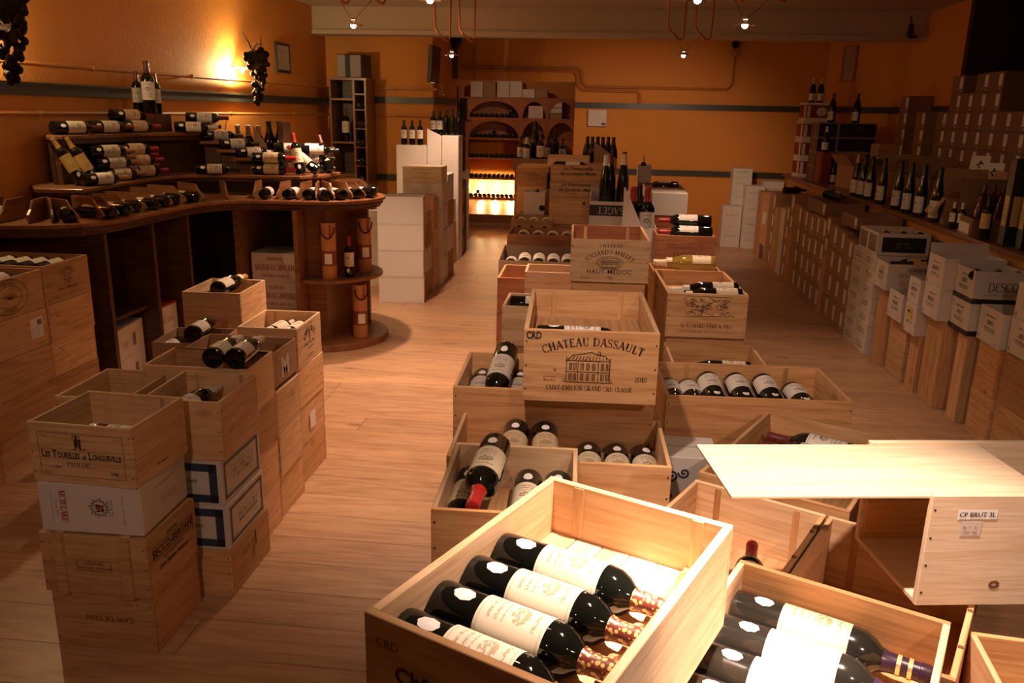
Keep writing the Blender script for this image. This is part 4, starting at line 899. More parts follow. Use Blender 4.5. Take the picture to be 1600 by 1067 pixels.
# red crate and pale crate
z = pile('under the reddish crate on the aisle lettered CHAT', -.395, 4.40, .27, .38, .712, 1, 4, [4, 4, 3, 4])
c = crate('reddish open crate on the aisle stamped CHAT, beside a pale knotty one', -.398, 4.405, z, .262, .39, .187, 1, True, 4, pines=[PINE[4], PINE[3], PINE[4], PINE[3], PINE[4]])
stamp(c, 'F', [rot2(shift2(serif('CHAT', .030, .95), -.02, .08), 6)], plain('ink_brown_red', (.16, .035, .02), .7))
z = pile('under the pale knotty crate with one bottle', -.110, 4.36, .29, .30, .742, 1.5, 4, [3, 3, 0, 3])
c = crate('pale knotty open crate with one round bottle base, left of the Sociando case', -.225, 4.255, z+.028, .33*1.0, .235, .180, 1.5, True, 2, cradle=.07); c.location.x = -.215
lay(c, 'bottle lying base outward in the pale knotty crate', -.04, -.10, .085, .35, .75, 0, lab='white', s=.7)
# rows of white-labelled bottles down the aisle side
z = pile('under the low carton of tilted burgundies', -.315, 5.19, .60, .35, .70, 1, 4, [3, 4, 3, 4])
c = carton('low open carton with four burgundies tilted neck forward on the aisle side', -.315, 5.19, z, .615, .36, .165, 1, True, BROWND, cut=(.150, .190), fill=.03)
for k in range(4): bottle('tilted burgundy with white collar label, %s from the left in the low carton' % ORD[k], local(c, -.165+.092*k, .13, .125), ldir(c, .02, -1, -.22), kind='burgundy', s=1.0, cap='black', lab='white', neck=True, glass=GLASSG)
lay(c, 'pale bottle lying at the left end of the low carton', -.25, .12, .05, .0, -1, 0, lab='white', kind='burgundy')
z = pile('under the crate with five bottle tops', -.335, 5.61, .55, .33, .77, 1, 4, [3, 4, 4, 3])
c = crate('reddish open crate with a row of five pale-banded bottles', -.335, 5.61, z, .575, .345, .183, 1, True, 4, cradle=.095)
for k in range(5): lay(c, 'pale-banded bottle neck forward, %s from the left in the row of five' % ORD[k], -.195+.1*k, .13, .097, 0, -1, -.04, kind='burgundy', lab='cream')
z = pile('under the crate with three bottle tops', -.495, 5.95, .27, .26, .82, 1, 4, [4, 3, 4, 3])
c = crate('reddish open crate with a row of three white-topped bottles', -.495, 5.955, z, .285, .29, .183, 1, True, 3, cradle=.10)
for k in range(3): lay(c, 'white-topped bottle neck forward, %s from the left in the row of three' % ORD[k], -.085+.09*k, .12, .102, 0, -1, -.04, kind='burgundy', lab='white', s=.9)
z = pile('under the small pale carton with a bottle end', -.50, 6.26, .25, .24, 1.0, 0, 5, [3, 4, 3, 3, 4])
c = carton('small pale open carton with bottle ends before it, left of the Demoiselle cases', -.505, 6.26, z, .155, .20, .165, 0, True, CREAMC, fill=.10)
bottle('bottle end showing over the rim of the small pale carton', local(c, .01, -.04, .13), (0, 1, .25), kind='burgundy', lab=None, s=.5)
bottle('round bottle base standing before the small pale carton', (-.445, 6.155, 1.05), (0, 1, 0), lab='white', s=.55, cap='white', kind='burgundy')
# arms crate with a board on top
z = pile('under the crate with a faint coat of arms', -.55, 6.70, .25, .33, 1.182, 0, 6, [3, 3, 3, 3, 3, 1])
c = crate('closed crate with a faint coat of arms and a loose board on its lid', -.550, 6.70, z, .262, .34, .132, 0, False, 3)
stamp(c, 'F', [lines2([_arc(0, .05, .065, .05, 20, 160, 12)], .003), shift2(scribble(.09, .06, 3, 55, .003), 0, .03)], INKF, 'printed_arms')
o = thing('loose_board', 'loose pale board lying on the crate with the coat of arms', 'board', (-.545, 6.70, z+.1335)); panel('plank_face', .25, .30, .016, PINE[2], o, (0, 0, .008)); panel('plank_edge', .25, .02, .016, PINE[1], o, (0, -.16, .008))
# Demoiselle cases
z = pile('under the two Demoiselle cases', -.235, 6.16, .285, .30, .955, 0, 5, [4, 3, 3, 4, 3])
c = crate('closed plain pine crate with a dark knot under the Demoiselle cases', -.238, 6.16, z, .29, .31, .196, 0, False, 1); z += .197
stamp(c, 'F', [ell2(.105, .155, .007, .007, .009, 12)], INK, 'knot')
for i in range(2):
    c = crate('pine case lettered La Demoiselle de Sociando-Mallet, %s of the two' % ('lower closed', 'upper open')[i], -.196+.004*i, 6.165, z, (.368, .378)[i], .33, .113, (-.5, .8)[i], i == 1, (0, 1)[i], cradle=(.05 if i else None)); z += .114
    stamp(c, 'F', [shift2(sans('La Demoiselle', .023, 1.15, shear=.45, bold=.025), .0, .078), shift2(sans('de Sociando-Mallet', .023, 1.05, shear=.45, bold=.025), .005, .042), shift2(serif('2012', .010, .9), 0, .018)], INK)
    if i: lay(c, 'dark bottle with white label lying in the upper Demoiselle case', -.17, .02, .051, 1, 0, 0, lab='white', s=1.0)
o = bottle('dark bottle neck poking up left of the Demoiselle cases', (-.412, 6.42, 1.17), (0, 0, 1), lab=None, s=.55); 
stack('hidden behind the Demoiselle cases', -.40, 6.46, .10, .12, [.39, .39, .388], pines=[4])
# SAGET carton with tall bottles
z = pile('under the SAGET carton', .045, 5.78, .26, .34, .93, 0, 5, [3, 4, 3, 4, 3])
c = carton('open white carton with an upside-down SAGET band holding four tall bottles', .045, 5.78, z, .262, .30, .30, 0, True, WHITEC, cut=(.235, .30), fill=.20)
bb = stamp(c, 'F', [rect2(-.131, .131, .140, .212)], BLACKC, 'black_band'); stamp(c, 'F', [shift2(rot2(serif('SAGET', .046, 1.0, gap=.10), 180), .012, .198)], INKW, 'band_lettering', EPS*2, bb)
for k, (u, v, cp_, s_) in enumerate(((-.035, -.02, 'white', 1.1), (.0, .10, 'darkred', 1.12), (.085, .02, 'white', 1.12), (.09, .10, 'darkred', 1.16))):
    bottle('tall slender bottle with %s capsule standing in the SAGET carton' % ('white', 'dark', 'white', 'dark')[k]+(', left', ', rear left', ', right', ', rear right')[k], local(c, u, v, .20), (0, 0, 1), 'hock', s_*.92, cap=cp_, lab=None, glass=GLASSG)
# display-cut carton with red-waxed magnums
z = pile('under the cut carton of red-waxed bottles', .235, 5.35, .20, .30, .80, 0, 4, [4, 3, 4, 4])
c = carton('white display carton cut diagonally, with red-waxed magnums', .235, 5.36, z, .215, .32, .25, 0, True, WHITEC, cut=(.25, .25), fill=.08)
mb = MB(); mb.extrude_xz([(-.1075, .25), (.02, .25), (-.10, .50), (-.1075, .50)], -.161, -.156); mb.build('cut_wing', WHITEC, c)
for k, (u, v) in enumerate(((-.04, .02), (.05, .02), (.0, .11))):
    bottle('red-waxed magnum standing in the cut white carton, %s' % ('left', 'right', 'rear')[k], local(c, u, v, .08), (0, .12, 1), 'bordeaux', 1.36, cap=('red', 'red', 'black')[k], lab='white' if k == 1 else None)
# white box, lying bottles behind
z = pile('under the plain white carton right of the red-waxed magnums', .49, 6.36, .25, .30, 1.02, 0, 5, [4, 3, 4, 3, 4])
carton('plain white closed carton right of the red-waxed magnums', .490, 6.36, z, .258, .31, .163, 0, mat=WHITEC)
z = pile('under the far tray with two lying bottles', .54, 7.62, .30, .32, 1.02, 0, 5, [3, 4, 3, 4, 3])
c = crate('far shallow open crate with two lying bottles before the back wall', .535, 7.65, z, .34, .42, .10, 0, True, 1, cradle=.055)
lay(c, 'bottle with white label lying in the far shallow crate', .14, .12, .057, -1, .0, 0, lab='white'); lay(c, 'dark bottle lying slanting in the far shallow crate', .13, -.10, .057, -1, .25, 0, lab=None, cap='gold')
z = pile('under the far white carton with one neck', .383, 8.2, .12, .22, 1.11, 0, 3, [4])
c = carton('far narrow white carton with a single bottle neck above it', .383, 8.2, z, .128, .22, .155, 0, True, WHITEC, fill=.02)
bottle('bottle neck with silver top in the far narrow carton', local(c, -.01, 0, .02), (0, 0, 1), lab=None, cap='cream', s=.72)
# carton with six dark bottles
z = pile('under the far brown carton of six dark bottles', -.05, 7.5, .30, .34, 1.16, 0, 6, [3, 4, 3, 4, 3, 4])
c = carton('far brown carton with a diagonal wing and six dark bottles', -.045, 7.50, z, .30, .34, .12, 0, True, BROWNC, fill=.085)
mb = MB(); mb.extrude_xz([(-.05, .11), (.15, .11), (.15, .20), (-.035, .33), (-.05, .34)], -.170, -.165); mb.build('cut_wing', BROWNC, c)
for k in range(6): bottle('far dark upright bottle, %s from the left in the brown winged carton' % ORD[k], local(c, -.115+.046*k, .02 if k % 2 else .10, .085), (0, 0, 1), 'burgundy', .98, cap='black', lab=None)
# crates between arms crate and alcove
z = pile('under the far pale crate behind the Demoiselle cases', -.30, 7.2, .33, .30, 1.23, 0, 6, [3, 1, 3, 4, 3, 1])
crate('closed pale crate behind the Demoiselle cases', -.300, 7.2, z, .345, .32, .155, 0, False, 2)
z = pile('under the far brown box of tall bottles', -.62, 8.0, .42, .35, 1.22, 0, 6, [3, 4, 3, 4, 3, 4])
c = carton('far brown carton of mixed upright bottles before the alcove rack', -.60, 8.0, z, .50, .36, .10, 0, True, BROWND, fill=.03)
for k in range(7):
    u = -.20+.066*k; bottle('far upright bottle, %s from the left in the carton before the alcove rack' % ORD[k], local(c, u, -.08 if k % 2 else .06, .03), (0, 0, 1), 'bordeaux' if k != 2 else 'burgundy', (.88, .85, 1.35, 1.0, .9, 1.1, .85)[k], cap=('black', 'cream', 'black', 'darkred', 'black', 'black', 'darkred')[k], lab='white' if k in (0, 1, 3, 4, 6) else None)
# ------------------------------------------------------------------ walnut display counter in the left corner
cn = thing('display_counter', 'curved walnut wine display counter in the left corner with stepped tiers', 'counter')
CX, CYc, CR = -2.10, 6.10, .47
arcp = [(CX+CR*math.sin(a), CYc-CR*math.cos(a)) for a in [PI*i/18 for i in range(19)]]
front = [(-3.499, 4.0), (-3.3, 4.02), (-3.1, 4.06), (-2.93, 4.11), (-2.80, 4.21), (-2.72, 4.37), (-2.70, 4.6), (-2.70, 4.92), (-2.69, 5.2), (-2.66, 5.38), (-2.58, 5.52), (-2.46, 5.60), (-2.3, 5.63)]
outline = front+arcp+[(-3.499, 6.57)]
def inset(poly, dd):
    out = []; n = len(poly)
    for i, p in enumerate(poly):
        if p[0] < -3.49: out.append(p); continue
        a, b = Vector(poly[i-1]), Vector(poly[(i+1) % n]); t = (b-a).normalized(); out.append((p[0]-t.y*dd, p[1]+t.x*dd))
    return out
MB().prism(outline, 1.078, 1.10).build('counter_top', OAK_EDGE, cn, bevel=.003)
MB().prism(inset(outline, .018), 1.05, 1.078).build('edge_moulding', WALNUT, cn, bevel=.004)
MB().prism(inset(outline, .035), 1.03, 1.05).build('lower_moulding', WALNUT, cn)
# carcass: back panels, uprights, lower shelf, round end shelves
MB().box(-3.49, -3.45, 4.1, 6.5, 0, 1.03).build('back_panel', WALNUT, cn); MB().box(-3.45, -2.2, 6.46, 6.5, 0, 1.03).build('back_panel', WALNUT, cn)
MB().box(-3.45, -3.25, 6.1, 6.46, 0, 1.03).build('corner_post', WALNUT, cn)
for (a, b) in (((-2.76, 4.34), (-3.45, 4.34)), ((-2.735, 4.80), (-3.45, 4.80)), ((-2.725, 5.22), (-3.45, 5.22)), ((-2.60, 5.66), (-2.60, 6.46)), ((-2.16, 5.66), (-2.16, 6.46))):
    a, b = Vector(a), Vector(b); t = (b-a).normalized(); nn = Vector((-t.y, t.x))*.016
    MB().prism([tuple(a+nn), tuple(b+nn), tuple(b-nn), tuple(a-nn)][::-1], 0, 1.03).build('upright', OAK_EDGE if a.y > 5.5 else WALNUT, cn)
MB().box(-3.45, -2.80, 4.36, 4.78, .50, .52).build('shelf', WALNUT, cn); MB().box(-3.45, -2.74, 4.3, 6.46, .0, .06).build('plinth', WALNUT, cn); MB().box(-2.9, -2.16, 5.75, 6.46, 0, .06).build('plinth', WALNUT, cn)
def disc(r, cx=CX, cy=CYc, n=28): return [(cx+r*math.sin(2*PI*i/n), cy-r*math.cos(2*PI*i/n)) for i in range(n)][::-1]
MB().prism(disc(.47)[::-1], 0, .05).build('round_base', OAK_EDGE, cn, bevel=.004); MB().prism([(-2.14+max(0, q[0]+2.14), q[1]) for q in disc(.42, -2.08)[::-1] if q[0] > -2.30], .50, .525).build('round_shelf', OAK_EDGE, cn, bevel=.003)
MB().box(-2.14, -2.0, 5.82, 6.40, .05, 1.03).build('end_panel', OAK_EDGE, cn)
MB().box(-2.2, -1.84, 6.40, 6.43, .05, 1.03).build('end_back', OAK_EDGE, cn)
# tier two
t2 = [(-3.499, 4.80), (-3.30, 4.55), (-3.02, 4.58), (-3.05, 5.0), (-3.08, 5.45), (-3.02, 5.78), (-2.86, 5.90), (-2.55, 5.92), (-2.22, 5.97), (-2.10, 6.14), (-2.08, 6.5), (-3.499, 6.55)]
MB().prism(t2, 1.222, 1.246).build('upper_ledge', OAK_EDGE, cn, bevel=.004); MB().prism(inset(t2, .02), 1.20, 1.222).build('ledge_moulding', WALNUT, cn)
MB().prism(inset(t2, .17), 1.10, 1.20).build('riser', WALNUT, cn)
# curved dividers between the ring of bottles
prof = [(0, 0), (.27, 0), (.30, .02), (.285, .045), (.24, .07), (.215, .10), (.20, .115), (0, .115)]
def along(poly, s):
    for a, b in zip(poly, poly[1:]):
        a, b = Vector(a), Vector(b); l = (b-a).length
        if s <= l: t = (b-a)/l; return a+t*s, t
        s -= l
    return b, t
path = front+arcp[:15]
tot = sum((Vector(b)-Vector(a)).length for a, b in zip(path, path[1:]))
def ring_at(s):
    p, t = along(path, s); n = Vector((-t.y, t.x)); return p, n      # n points inward
NDIV = 24
for i in range(NDIV):
    s = .16+(tot-.30)*i/(NDIV-1); p, n = ring_at(s); q = p+n*.36
    mb = MB(); mb.extrude_xz(prof, -.006, .006); o = mb.build('divider', OAK_EDGE, cn); o.location = (q.x, q.y, 1.1005); o.rotation_euler = (0, 0, math.atan2(-n.y, -n.x))
# back display: upright panel with cut-outs, cornice shelf, stepped side
def vpanel(a, b, z0, z1, th, nm, mat):
    a, b = Vector(a), Vector(b); t = (b-a).normalized(); nn = Vector((-t.y, t.x))*th/2
    return MB().prism([tuple(a-nn), tuple(b-nn), tuple(b+nn), tuple(a+nn)], z0, z1).build(nm, mat, cn)
vpanel((-3.33, 4.80), (-3.33, 5.80), 1.246, 1.50, .02, 'display_back', WALNUT); vpanel((-3.33, 5.80), (-3.05, 6.2), 1.246, 1.50, .02, 'display_back', WALNUT); vpanel((-3.49, 5.0), (-3.33, 4.80), 1.246, 1.50, .02, 'display_end', WALNUT)
for yy in (4.82, 5.15, 5.48, 5.78): MB().box(-3.325, -3.285, yy-.02, yy+.02, 1.246, 1.50).build('pilaster', WALNUT, cn)
top = [(-3.499, 5.0), (-3.32, 4.74), (-3.24, 4.78), (-3.22, 5.6), (-3.02, 6.02), (-2.98, 6.25), (-3.499, 6.3)]
MB().prism(top, 1.515, 1.54).build('cornice_shelf', OAK_EDGE, cn, bevel=.004); MB().prism(inset(top, .02), 1.485, 1.515).build('cornice_moulding', WALNUT, cn)
for k in range(4):
    x0 = -3.0+.125*k; zt = 1.478-.058*k
    MB().box(x0, x0+.15, 6.02, 6.32, zt-.022, zt).build('step_shelf', OAK_EDGE, cn, bevel=.003); MB().box(x0+.01, x0+.13, 6.08, 6.30, 1.246, zt-.022).build('step_riser', WALNUT, cn)
MB().box(-2.5, -2.46, 6.30, 6.46, 1.246, 1.62).build('rear_board', WALNUT, cn); MB().box(-3.12, -3.08, 6.34, 6.46, 1.30, 1.66).build('rear_board', OAK_EDGE, cn)
MB().box(-3.46, -3.22, 5.72, 6.05, 1.54, 1.665).build('riser_block', WALNUT, cn)
# bottles lying in the ring, bases outward
for i in range(NDIV-1):
    if i in (1, 2, 4, 12, 13): continue
    s = .16+(tot-.30)*(i+.5)/(NDIV-1); p, n = ring_at(s); b = p+n*(.055+.02*math.sin(i*2.1))
    bottle('dark bottle lying base outward in the counter ring, %s from the wall end' % (ORD[i] if i < 20 else ('twenty-first', 'twenty-second', 'twenty-third')[i-20]), (b.x, b.y, 1.1015+.0375), (n.x, n.y, 0), lab='white' if i > 12 else 'grey', cap='black', roll=.6)
def put(label, x, y, zc, dx, dy, dz=0, **kw): return bottle(label, (x, y, zc), (dx, dy, dz), **kw)
cL = (.42, .90); UPC = (.50, -.80, .30)
for k, (yy, lv) in enumerate(((4.86, 0), (5.20, 0), (5.52, 0), (5.50, 1))):
    put('claret lying on the cornice shelf of the counter, %s' % ('nearest the left end', 'second from the left end', 'lower of the pair', 'upper of the pair')[k], -3.36+.02*k*(k < 3), yy, 1.582+.074*lv, *cL, lab='grey' if k < 2 else 'tan', cap='darkred' if k < 2 else 'red', sticker=True, up=UPC, s=1.08)
for k, (x, y, zz) in enumerate(((-3.12, 5.90, 1.579), (-3.08, 6.0, 1.645), (-3.20, 6.12, 1.579))): put('claret lying at the inner corner of the cornice shelf, %s' % ('front', 'on top', 'behind')[k], x, y, zz, .9, .35, 0, lab='white', cap=('cream', 'darkred', 'darkred')[k], sticker=True, up=(.2, -1, .4))
for k in range(4): put('bottle lying on the counter steps, %s step from the top' % ORD[k], -2.99+.125*k, 6.05, 1.478-.058*k+.0385, .75, .62, 0, up=(.3, -1, .4), lab='white', cap=('darkred', 'black', 'cream', 'black')[k], sticker=True)
for k, (x, y, s_) in enumerate(((-3.34, 5.83, .97), (-3.24, 5.80, 1.20), (-3.27, 5.95, .95))):
    bottle('upright claret on top of the counter, %s' % ('short one with a pale label', 'tall magnum with a white label', 'half hidden behind the magnum')[k], (x, y, 1.666), (0, 0, 1), s=s_, cap='darkred', lab=('grey', 'white', 'white')[k], up=(.5, -1, 0))
# pyramids on the upper ledge
z2 = 1.2475+.0375
for j, (x, y, nm) in enumerate(((-3.21, 5.06, 'left'), (-3.21, 5.36, 'middle'))):
    for k in range(3): put('claret lying in the %s pile on the counter ledge, %s from below' % (nm, ORD[k]), x-.022*k, y-.015*k, z2+.004+.0725*k, *cL, up=UPC, s=1.1, lab='grey' if j == 0 else 'tan', cap='tan' if j == 0 else 'red', sticker=True)
    for k in range(2): put('claret lying behind the %s pile on the counter ledge, %s' % (nm, ('lower', 'upper')[k]), x-.08, y+.06, z2+.033+.0725*k, *cL, up=UPC, s=1.05, lab='grey', cap='tan' if j == 0 else 'red')
put('single claret lying in the corner of the counter ledge', -2.96, 5.86, z2, .95, .30, 0, lab='grey', sticker=True, up=(.2, -1, .4))
put('single claret lying at the left end of the counter ledge', -3.12, 4.74, z2, *cL, up=UPC, lab='white', cap='tan', sticker=True)
for k in range(2): bottle('gold-necked bottle leaning on the counter ledge, %s of the two' % ('left', 'right')[k], (-3.16+.05*k, 4.80+.06*k, 1.262), (-.42, -.18, .88), s=1.0, cap='gold', lab='gold', sticker=True, up=(.6, -.7, .4))
for k in range(2): put('claret with red capsule lying at the ledge front, %s of the pair' % ('lower', 'upper')[k], -2.58, 5.99, z2+.004+.081*k, 1, .05, 0, s=1.08, up=(.1, -1, .3), lab='tan', cap='red', sticker=True)
for k in range(3): put('bottle lying in the rear row of the right ledge pile, %s from below' % ORD[k], -2.36+.0*k, 6.26, z2+.0735*k, .97, .22, 0, up=(.2, -1, .3), lab='white', cap='black')
for k in range(2): put('white-labelled bottle on the back of the right ledge pile, %s' % ('left', 'right')[k], -2.52+.2*k, 6.24, z2+.145-.01*k, .9, .3, 0, up=(.2, -1, .3), lab='white')
bottle('claret with red capsule leaning back at the ledge end, upright one', (-2.23, 6.02, 1.258), (-.22, .15, .97), cap='red', lab='cream', sticker=True, up=(.3, -1, .3))
bottle('claret leaning steeply left at the ledge end', (-2.13, 6.10, 1.275), (-.80, .18, .58), cap='red', lab='cream', sticker=True, up=(.3, -1, .5))
bottle('claret with dark red capsule leaning at the right end of the ledge', (-2.10, 6.30, 1.26), (-.36, .30, .90), cap='darkred', lab='cream', up=(1, -.4, .2))
for k in range(5): bottle('dark upright bottle behind the right ledge, %s from the left' % ORD[k], (-2.86+.085*k, 6.40, 1.2475), (0, -.05, 1), kind='burgundy', s=1.15+.12*(k > 2), cap=('tan', 'tan', 'tan', 'black', 'black')[k], lab='white' if k < 2 else None)
for k in range(2):
    c = thing('bottle_sleeve', 'brown cardboard display sleeve behind the right ledge, %s' % ('left', 'right')[k], 'box', (-2.80+.14*k, 6.335, 1.2475)); mb = MB(); mb.extrude_xz([(-.05, 0), (.05, 0), (.05, .20), (-.05, .34)], -.003, .003); mb.build('front_wing', BROWNC, c); mb = MB(); mb.box(-.05, .05, -.003, .03, 0, .006); mb.build('foot', BROWNC, c)
# things under and in the counter
for k in range(3):
    c = carton('white carton lettered CHATEAU MAGNAN LA GAFFELIÈRE, %s from the floor under the counter' % ORD[k], -2.375, 5.95, .061+.213*k, .355, .33, .212, 0, mat=CREAMC, tape=False)
    stamp(c, 'F', [shift2(serif('CHATEAU', .024, .95, bold=1.8), 0, .158), shift2(serif('MAGNAN LA GAFFELIÈRE', .042, .47, gap=.05, bold=1.9), 0, .085), shift2(serif('SAINT EMILION GRAND CRU', .019, .70, bold=1.7), 0, .035)], INKR)
for k in range(2):
    c = carton('white carton with a barcode under the left wing, %s of the two' % ('lower', 'upper')[k], -2.97, 4.57, .061+.19*k, .30, .36, .189, 8, mat=CREAMC, tape=False)
    stamp(c, 'R', [lines2([[(.02+.005*i, .05), (.02+.005*i, .13)] for i in range(9)], .0022), shift2(scribble(.08, .05, 3, k), -.09, .06)], INKG)
c = carton('white carton with a red lid lettered BEAU-SITE under the left wing', -3.0, 5.02, .061, .34, .30, .40, 0, mat=CREAMC, tape=False); MB().box(-.172, .172, -.152, .152, .39, .404).build('lid', CAPS['red'], c)
stamp(c, 'R', [shift2(serif('BEAU-SITE', .034, .9), .0, .28)], INKR)
def wine_tube(label, x, y, z, rz):
    r = thing('wine_gift_tube', label, 'gift tube', (x, y, z), rz); MB().lathe([(.052, 0), (.054, .004), (.054, .30), (.052, .40), (.054, .405), (.052, .41)], 22).build('tube_body', LEATHER, r, smooth=True)
    MB().lathe([(.0548, .10), (.0548, .21)], 22, closed=False).build('leather_band', LEATHERD, r, smooth=True)
    mb = MB(); 
    for i in range(9):
        a = -PI/2+.5*(i/4-1)
        for zz in (.115, .19): mb.v.append((.0556*math.cos(a), .0556*math.sin(a), zz))
    mb.f = [(2*i, 2*i+2, 2*i+3, 2*i+1) for i in range(8)]; mb.build('label', LAB['white'], r, smooth=True)
    MB().tube([(.05*math.cos(a), -.057-.004, .385-.085*math.sin(a)) for a in [PI*i/10 for i in range(11)]], .005, 6).build('cord_handle', IRON, r, smooth=True)
    MB().tube([(.02, -.058, .40), (.02, -.06, .30)], .004, 6).build('red_ribbon', CAPS['red'], r); MB().ball((.02, -.06, .33), .010, 8, 6).build('wax_seal', CAPS['red'], r, smooth=True); return r
wine_tube('tan leather wine tube standing left on the middle counter shelf', -1.965, 5.80, .526, .2); wine_tube('tan leather wine tube standing right on the middle counter shelf', -1.80, 6.14, .526, .5); wine_tube('tan leather wine tube standing on the round counter base', -1.79, 5.95, .051, .5)
bottle('small claret with red capsule between the leather tubes', (-1.845, 5.90, .5265), (0, 0, 1), cap='red', lab='cream', sticker=True)

# ------------------------------------------------------------------ grape lamps on the left wall
def grape_lamp(label, x, y, z, s, watts, seed):
    r = thing('grape_sconce', label, 'lamp', (x, y, z), math.radians(-62)); Rg = random.Random(seed)
    MB().tube([(0, -.02*s, .30*s), (0, -.08*s, .46*s), (.01, -.16*s, .60*s)], [.014*s, .011*s, .008*s], 8).build('vine_stem', IRON, r, smooth=True)
    MB().tube([(0, -.02*s, .34*s), (.02, .04*s, .44*s), (.02, .10*s, .42*s), (.02, .10*s, .54*s)], [.010*s, .012*s, .014*s, .006*s], 8).build('tendril', IRON, r, smooth=True)
    def leaf(cy, cz, rad, a0):
        n = 20; poly = [(cy+rad*(.72+.28*abs(math.cos(2.5*(2*PI*i/n))))*math.cos(2*PI*i/n+a0), cz+rad*(.72+.28*abs(math.cos(2.5*(2*PI*i/n))))*math.sin(2*PI*i/n+a0)) for i in range(n)]
        mb = MB(); k = len(poly); mb.v = [(.03+.02*math.sin(3*p[0]/s*8), *p) for p in poly]+[(.042+.02*math.sin(3*p[0]/s*8), *p) for p in poly]
        mb.f = [tuple(reversed(range(k))), tuple(range(k, 2*k))]+[(i, (i+1) % k, k+(i+1) % k, k+i) for i in range(k)]; mb.build('vine_leaf', IRON, r)
    leaf(.09*s, .27*s, .13*s, .3); leaf(-.08*s, .24*s, .10*s, 1.2); leaf(.01*s, .12*s, .14*s, .7); leaf(.03*s, -.02*s, .09*s, .1)
    gm = MB().ball((0, 0, 0), .034*s, 10, 7, 1.15).mesh('grape', smooth=True)
    for i in range(62):
        t = i/61; wd = .125*(1-t)**.7+.02; yy = Rg.uniform(-wd, wd)*s+.05*s*(1-t); zz = (.20-.62*t)*s
        obj('grape', gm, IRON, r, (.03+Rg.uniform(-.02, .03), yy, zz))
    MB().tube([(0, 0, .10*s), (-.05, -.10, .07*s)], .010).build('lamp_socket', IRON, r); MB().ball((-.06, -.115, .04*s), .016, 10, 6).build('bulb', BULB, r, smooth=True)
    Lb = x+3.5; MB().tube([(0, 0, .10*s), (-.469*Lb, -.883*Lb, .10*s)], .010, 8).build('wall_bracket', IRON, r)
    l = bpy.data.lights.new('sconce_light', 'POINT'); l.energy = watts; l.color = (1, .72, .36); l.shadow_soft_size = .02
    o = bpy.data.objects.new('sconce_light', l); COL.objects.link(o); o.location = (x-.155, y-.035, z+.03)
    return r
grape_lamp('dark iron grape cluster lamp glowing on the left wall above the counter', -3.27, 7.77, 2.02, .62, 26, 3)
grape_lamp('dark iron grape cluster lamp cut by the left edge of the picture', -3.30, 4.50, 2.10, .62, 12, 4)

# ------------------------------------------------------------------ corner cabinet with loudspeakers
cb = thing('corner_cabinet', 'tall narrow walnut cabinet in the back left corner', 'cabinet', (-3.09, 10.22, 0))
for x0, x1 in ((-.225, -.205), (.06, .085), (.205, .225)): MB().box(x0, x1, -.2, .2, 0, 2.06).build('upright', OAK_EDGE, cb)
MB().box(-.225, .225, .19, .20, 0, 2.06).build('back_panel', WALNUT, cb); MB().box(-.235, .235, -.21, .21, 2.06, 2.085).build('top_board', OAK_EDGE, cb)
for zz in (.5, .95, 1.335, 1.84): MB().box(-.205, .06, -.195, .19, zz-.012, zz+.012).build('shelf', OAK_EDGE, cb)
for zz in (.62, .84, 1.06, 1.28, 1.50, 1.72, 1.90): MB().box(.085, .205, -.195, .19, zz-.008, zz+.008).build('small_shelf', OAK_EDGE, cb)
MB().box(-.205, .06, -.19, -.18, 0, .93).build('door', OAK_EDGE, cb)
bottle('magnum standing on the shelf of the corner cabinet', (-3.16, 10.14, 1.348), (0, 0, 1), s=1.28, cap='darkred', lab='cream')
for k, zz in enumerate((.848, 1.068, 1.288, 1.508, 1.728)): put('bottle lying base outward in the narrow side of the cabinet, %s from below' % ORD[k], -2.945, 9.98-(.05 if k < 3 else 0), zz+.0385, -.12, 1, 0, lab='white' if k > 2 else 'grey')
for k, x in enumerate((-3.17, -2.97)):
    s_ = thing('loudspeaker', 'grey-fronted loudspeaker on the corner cabinet, %s of the two' % ('left', 'right with a blue light')[k], 'speaker', (x, 10.2, 2.086), .25*(1-2*k)); MB().box(-.085, .085, -.10, .10, 0, .27).build('enclosure', BLACKC, s_, bevel=.004); MB().box(-.083, .01 if k == 0 else .06, -.107, -.10, .01, .26).build('grille', plain('grille_grey', (.38, .34, .30), .7), s_)
    MB().tube([(.03, -.11, .20), (.03, -.113, .20)], .006, 8).build('status_light', plain('led_blue', (.05, .1, .9), .3, emit=(.08, .15, 1), es=3 if k else .01), s_)

# ------------------------------------------------------------------ left back rows of cartons
for k in range(4):
    c = carton('plain white carton, %s from the floor in the tall stack beside the counter' % ORD[k], -1.835, 7.485, .2445*k, .415, .26, .243, 9+(.8, -.6, .4, 0)[k], open_=(k == 3), mat=WHITEC, tape=False, fill=(.12 if k == 3 else None))
    if k < 3: MB().box(-.207, .207, -.1306, -.1300, .228, .2435).build('flap_edge', CREAMC, c)
for k in range(3): carton('small brown carton, %s from the floor behind the tall white stack' % ORD[k], -1.80, 7.83, .23*k, .30, .28, .229, 3, mat=(BROWNC, CREAMC, BROWNC)[k])
c = crate('open pale crate on the small brown cartons behind the white stack', -1.80, 7.83, .692, .30, .28, .12, 3, True, 2, cradle=.05); lay(c, 'dark bottle lying in the crate behind the white stack', .04, -.13, .052, 0, 1, 0, lab=None, s=.85)
z = stack('behind the white stack beside the aisle', -1.84, 8.12, .40, .22, [.2, .2, .2, .2], pines=[2, 0, 2, 0]); crate('open pale crate on top of the four pine ones behind the white stack', -1.84, 8.12, z, .40, .22, .12, 0, True, 2)
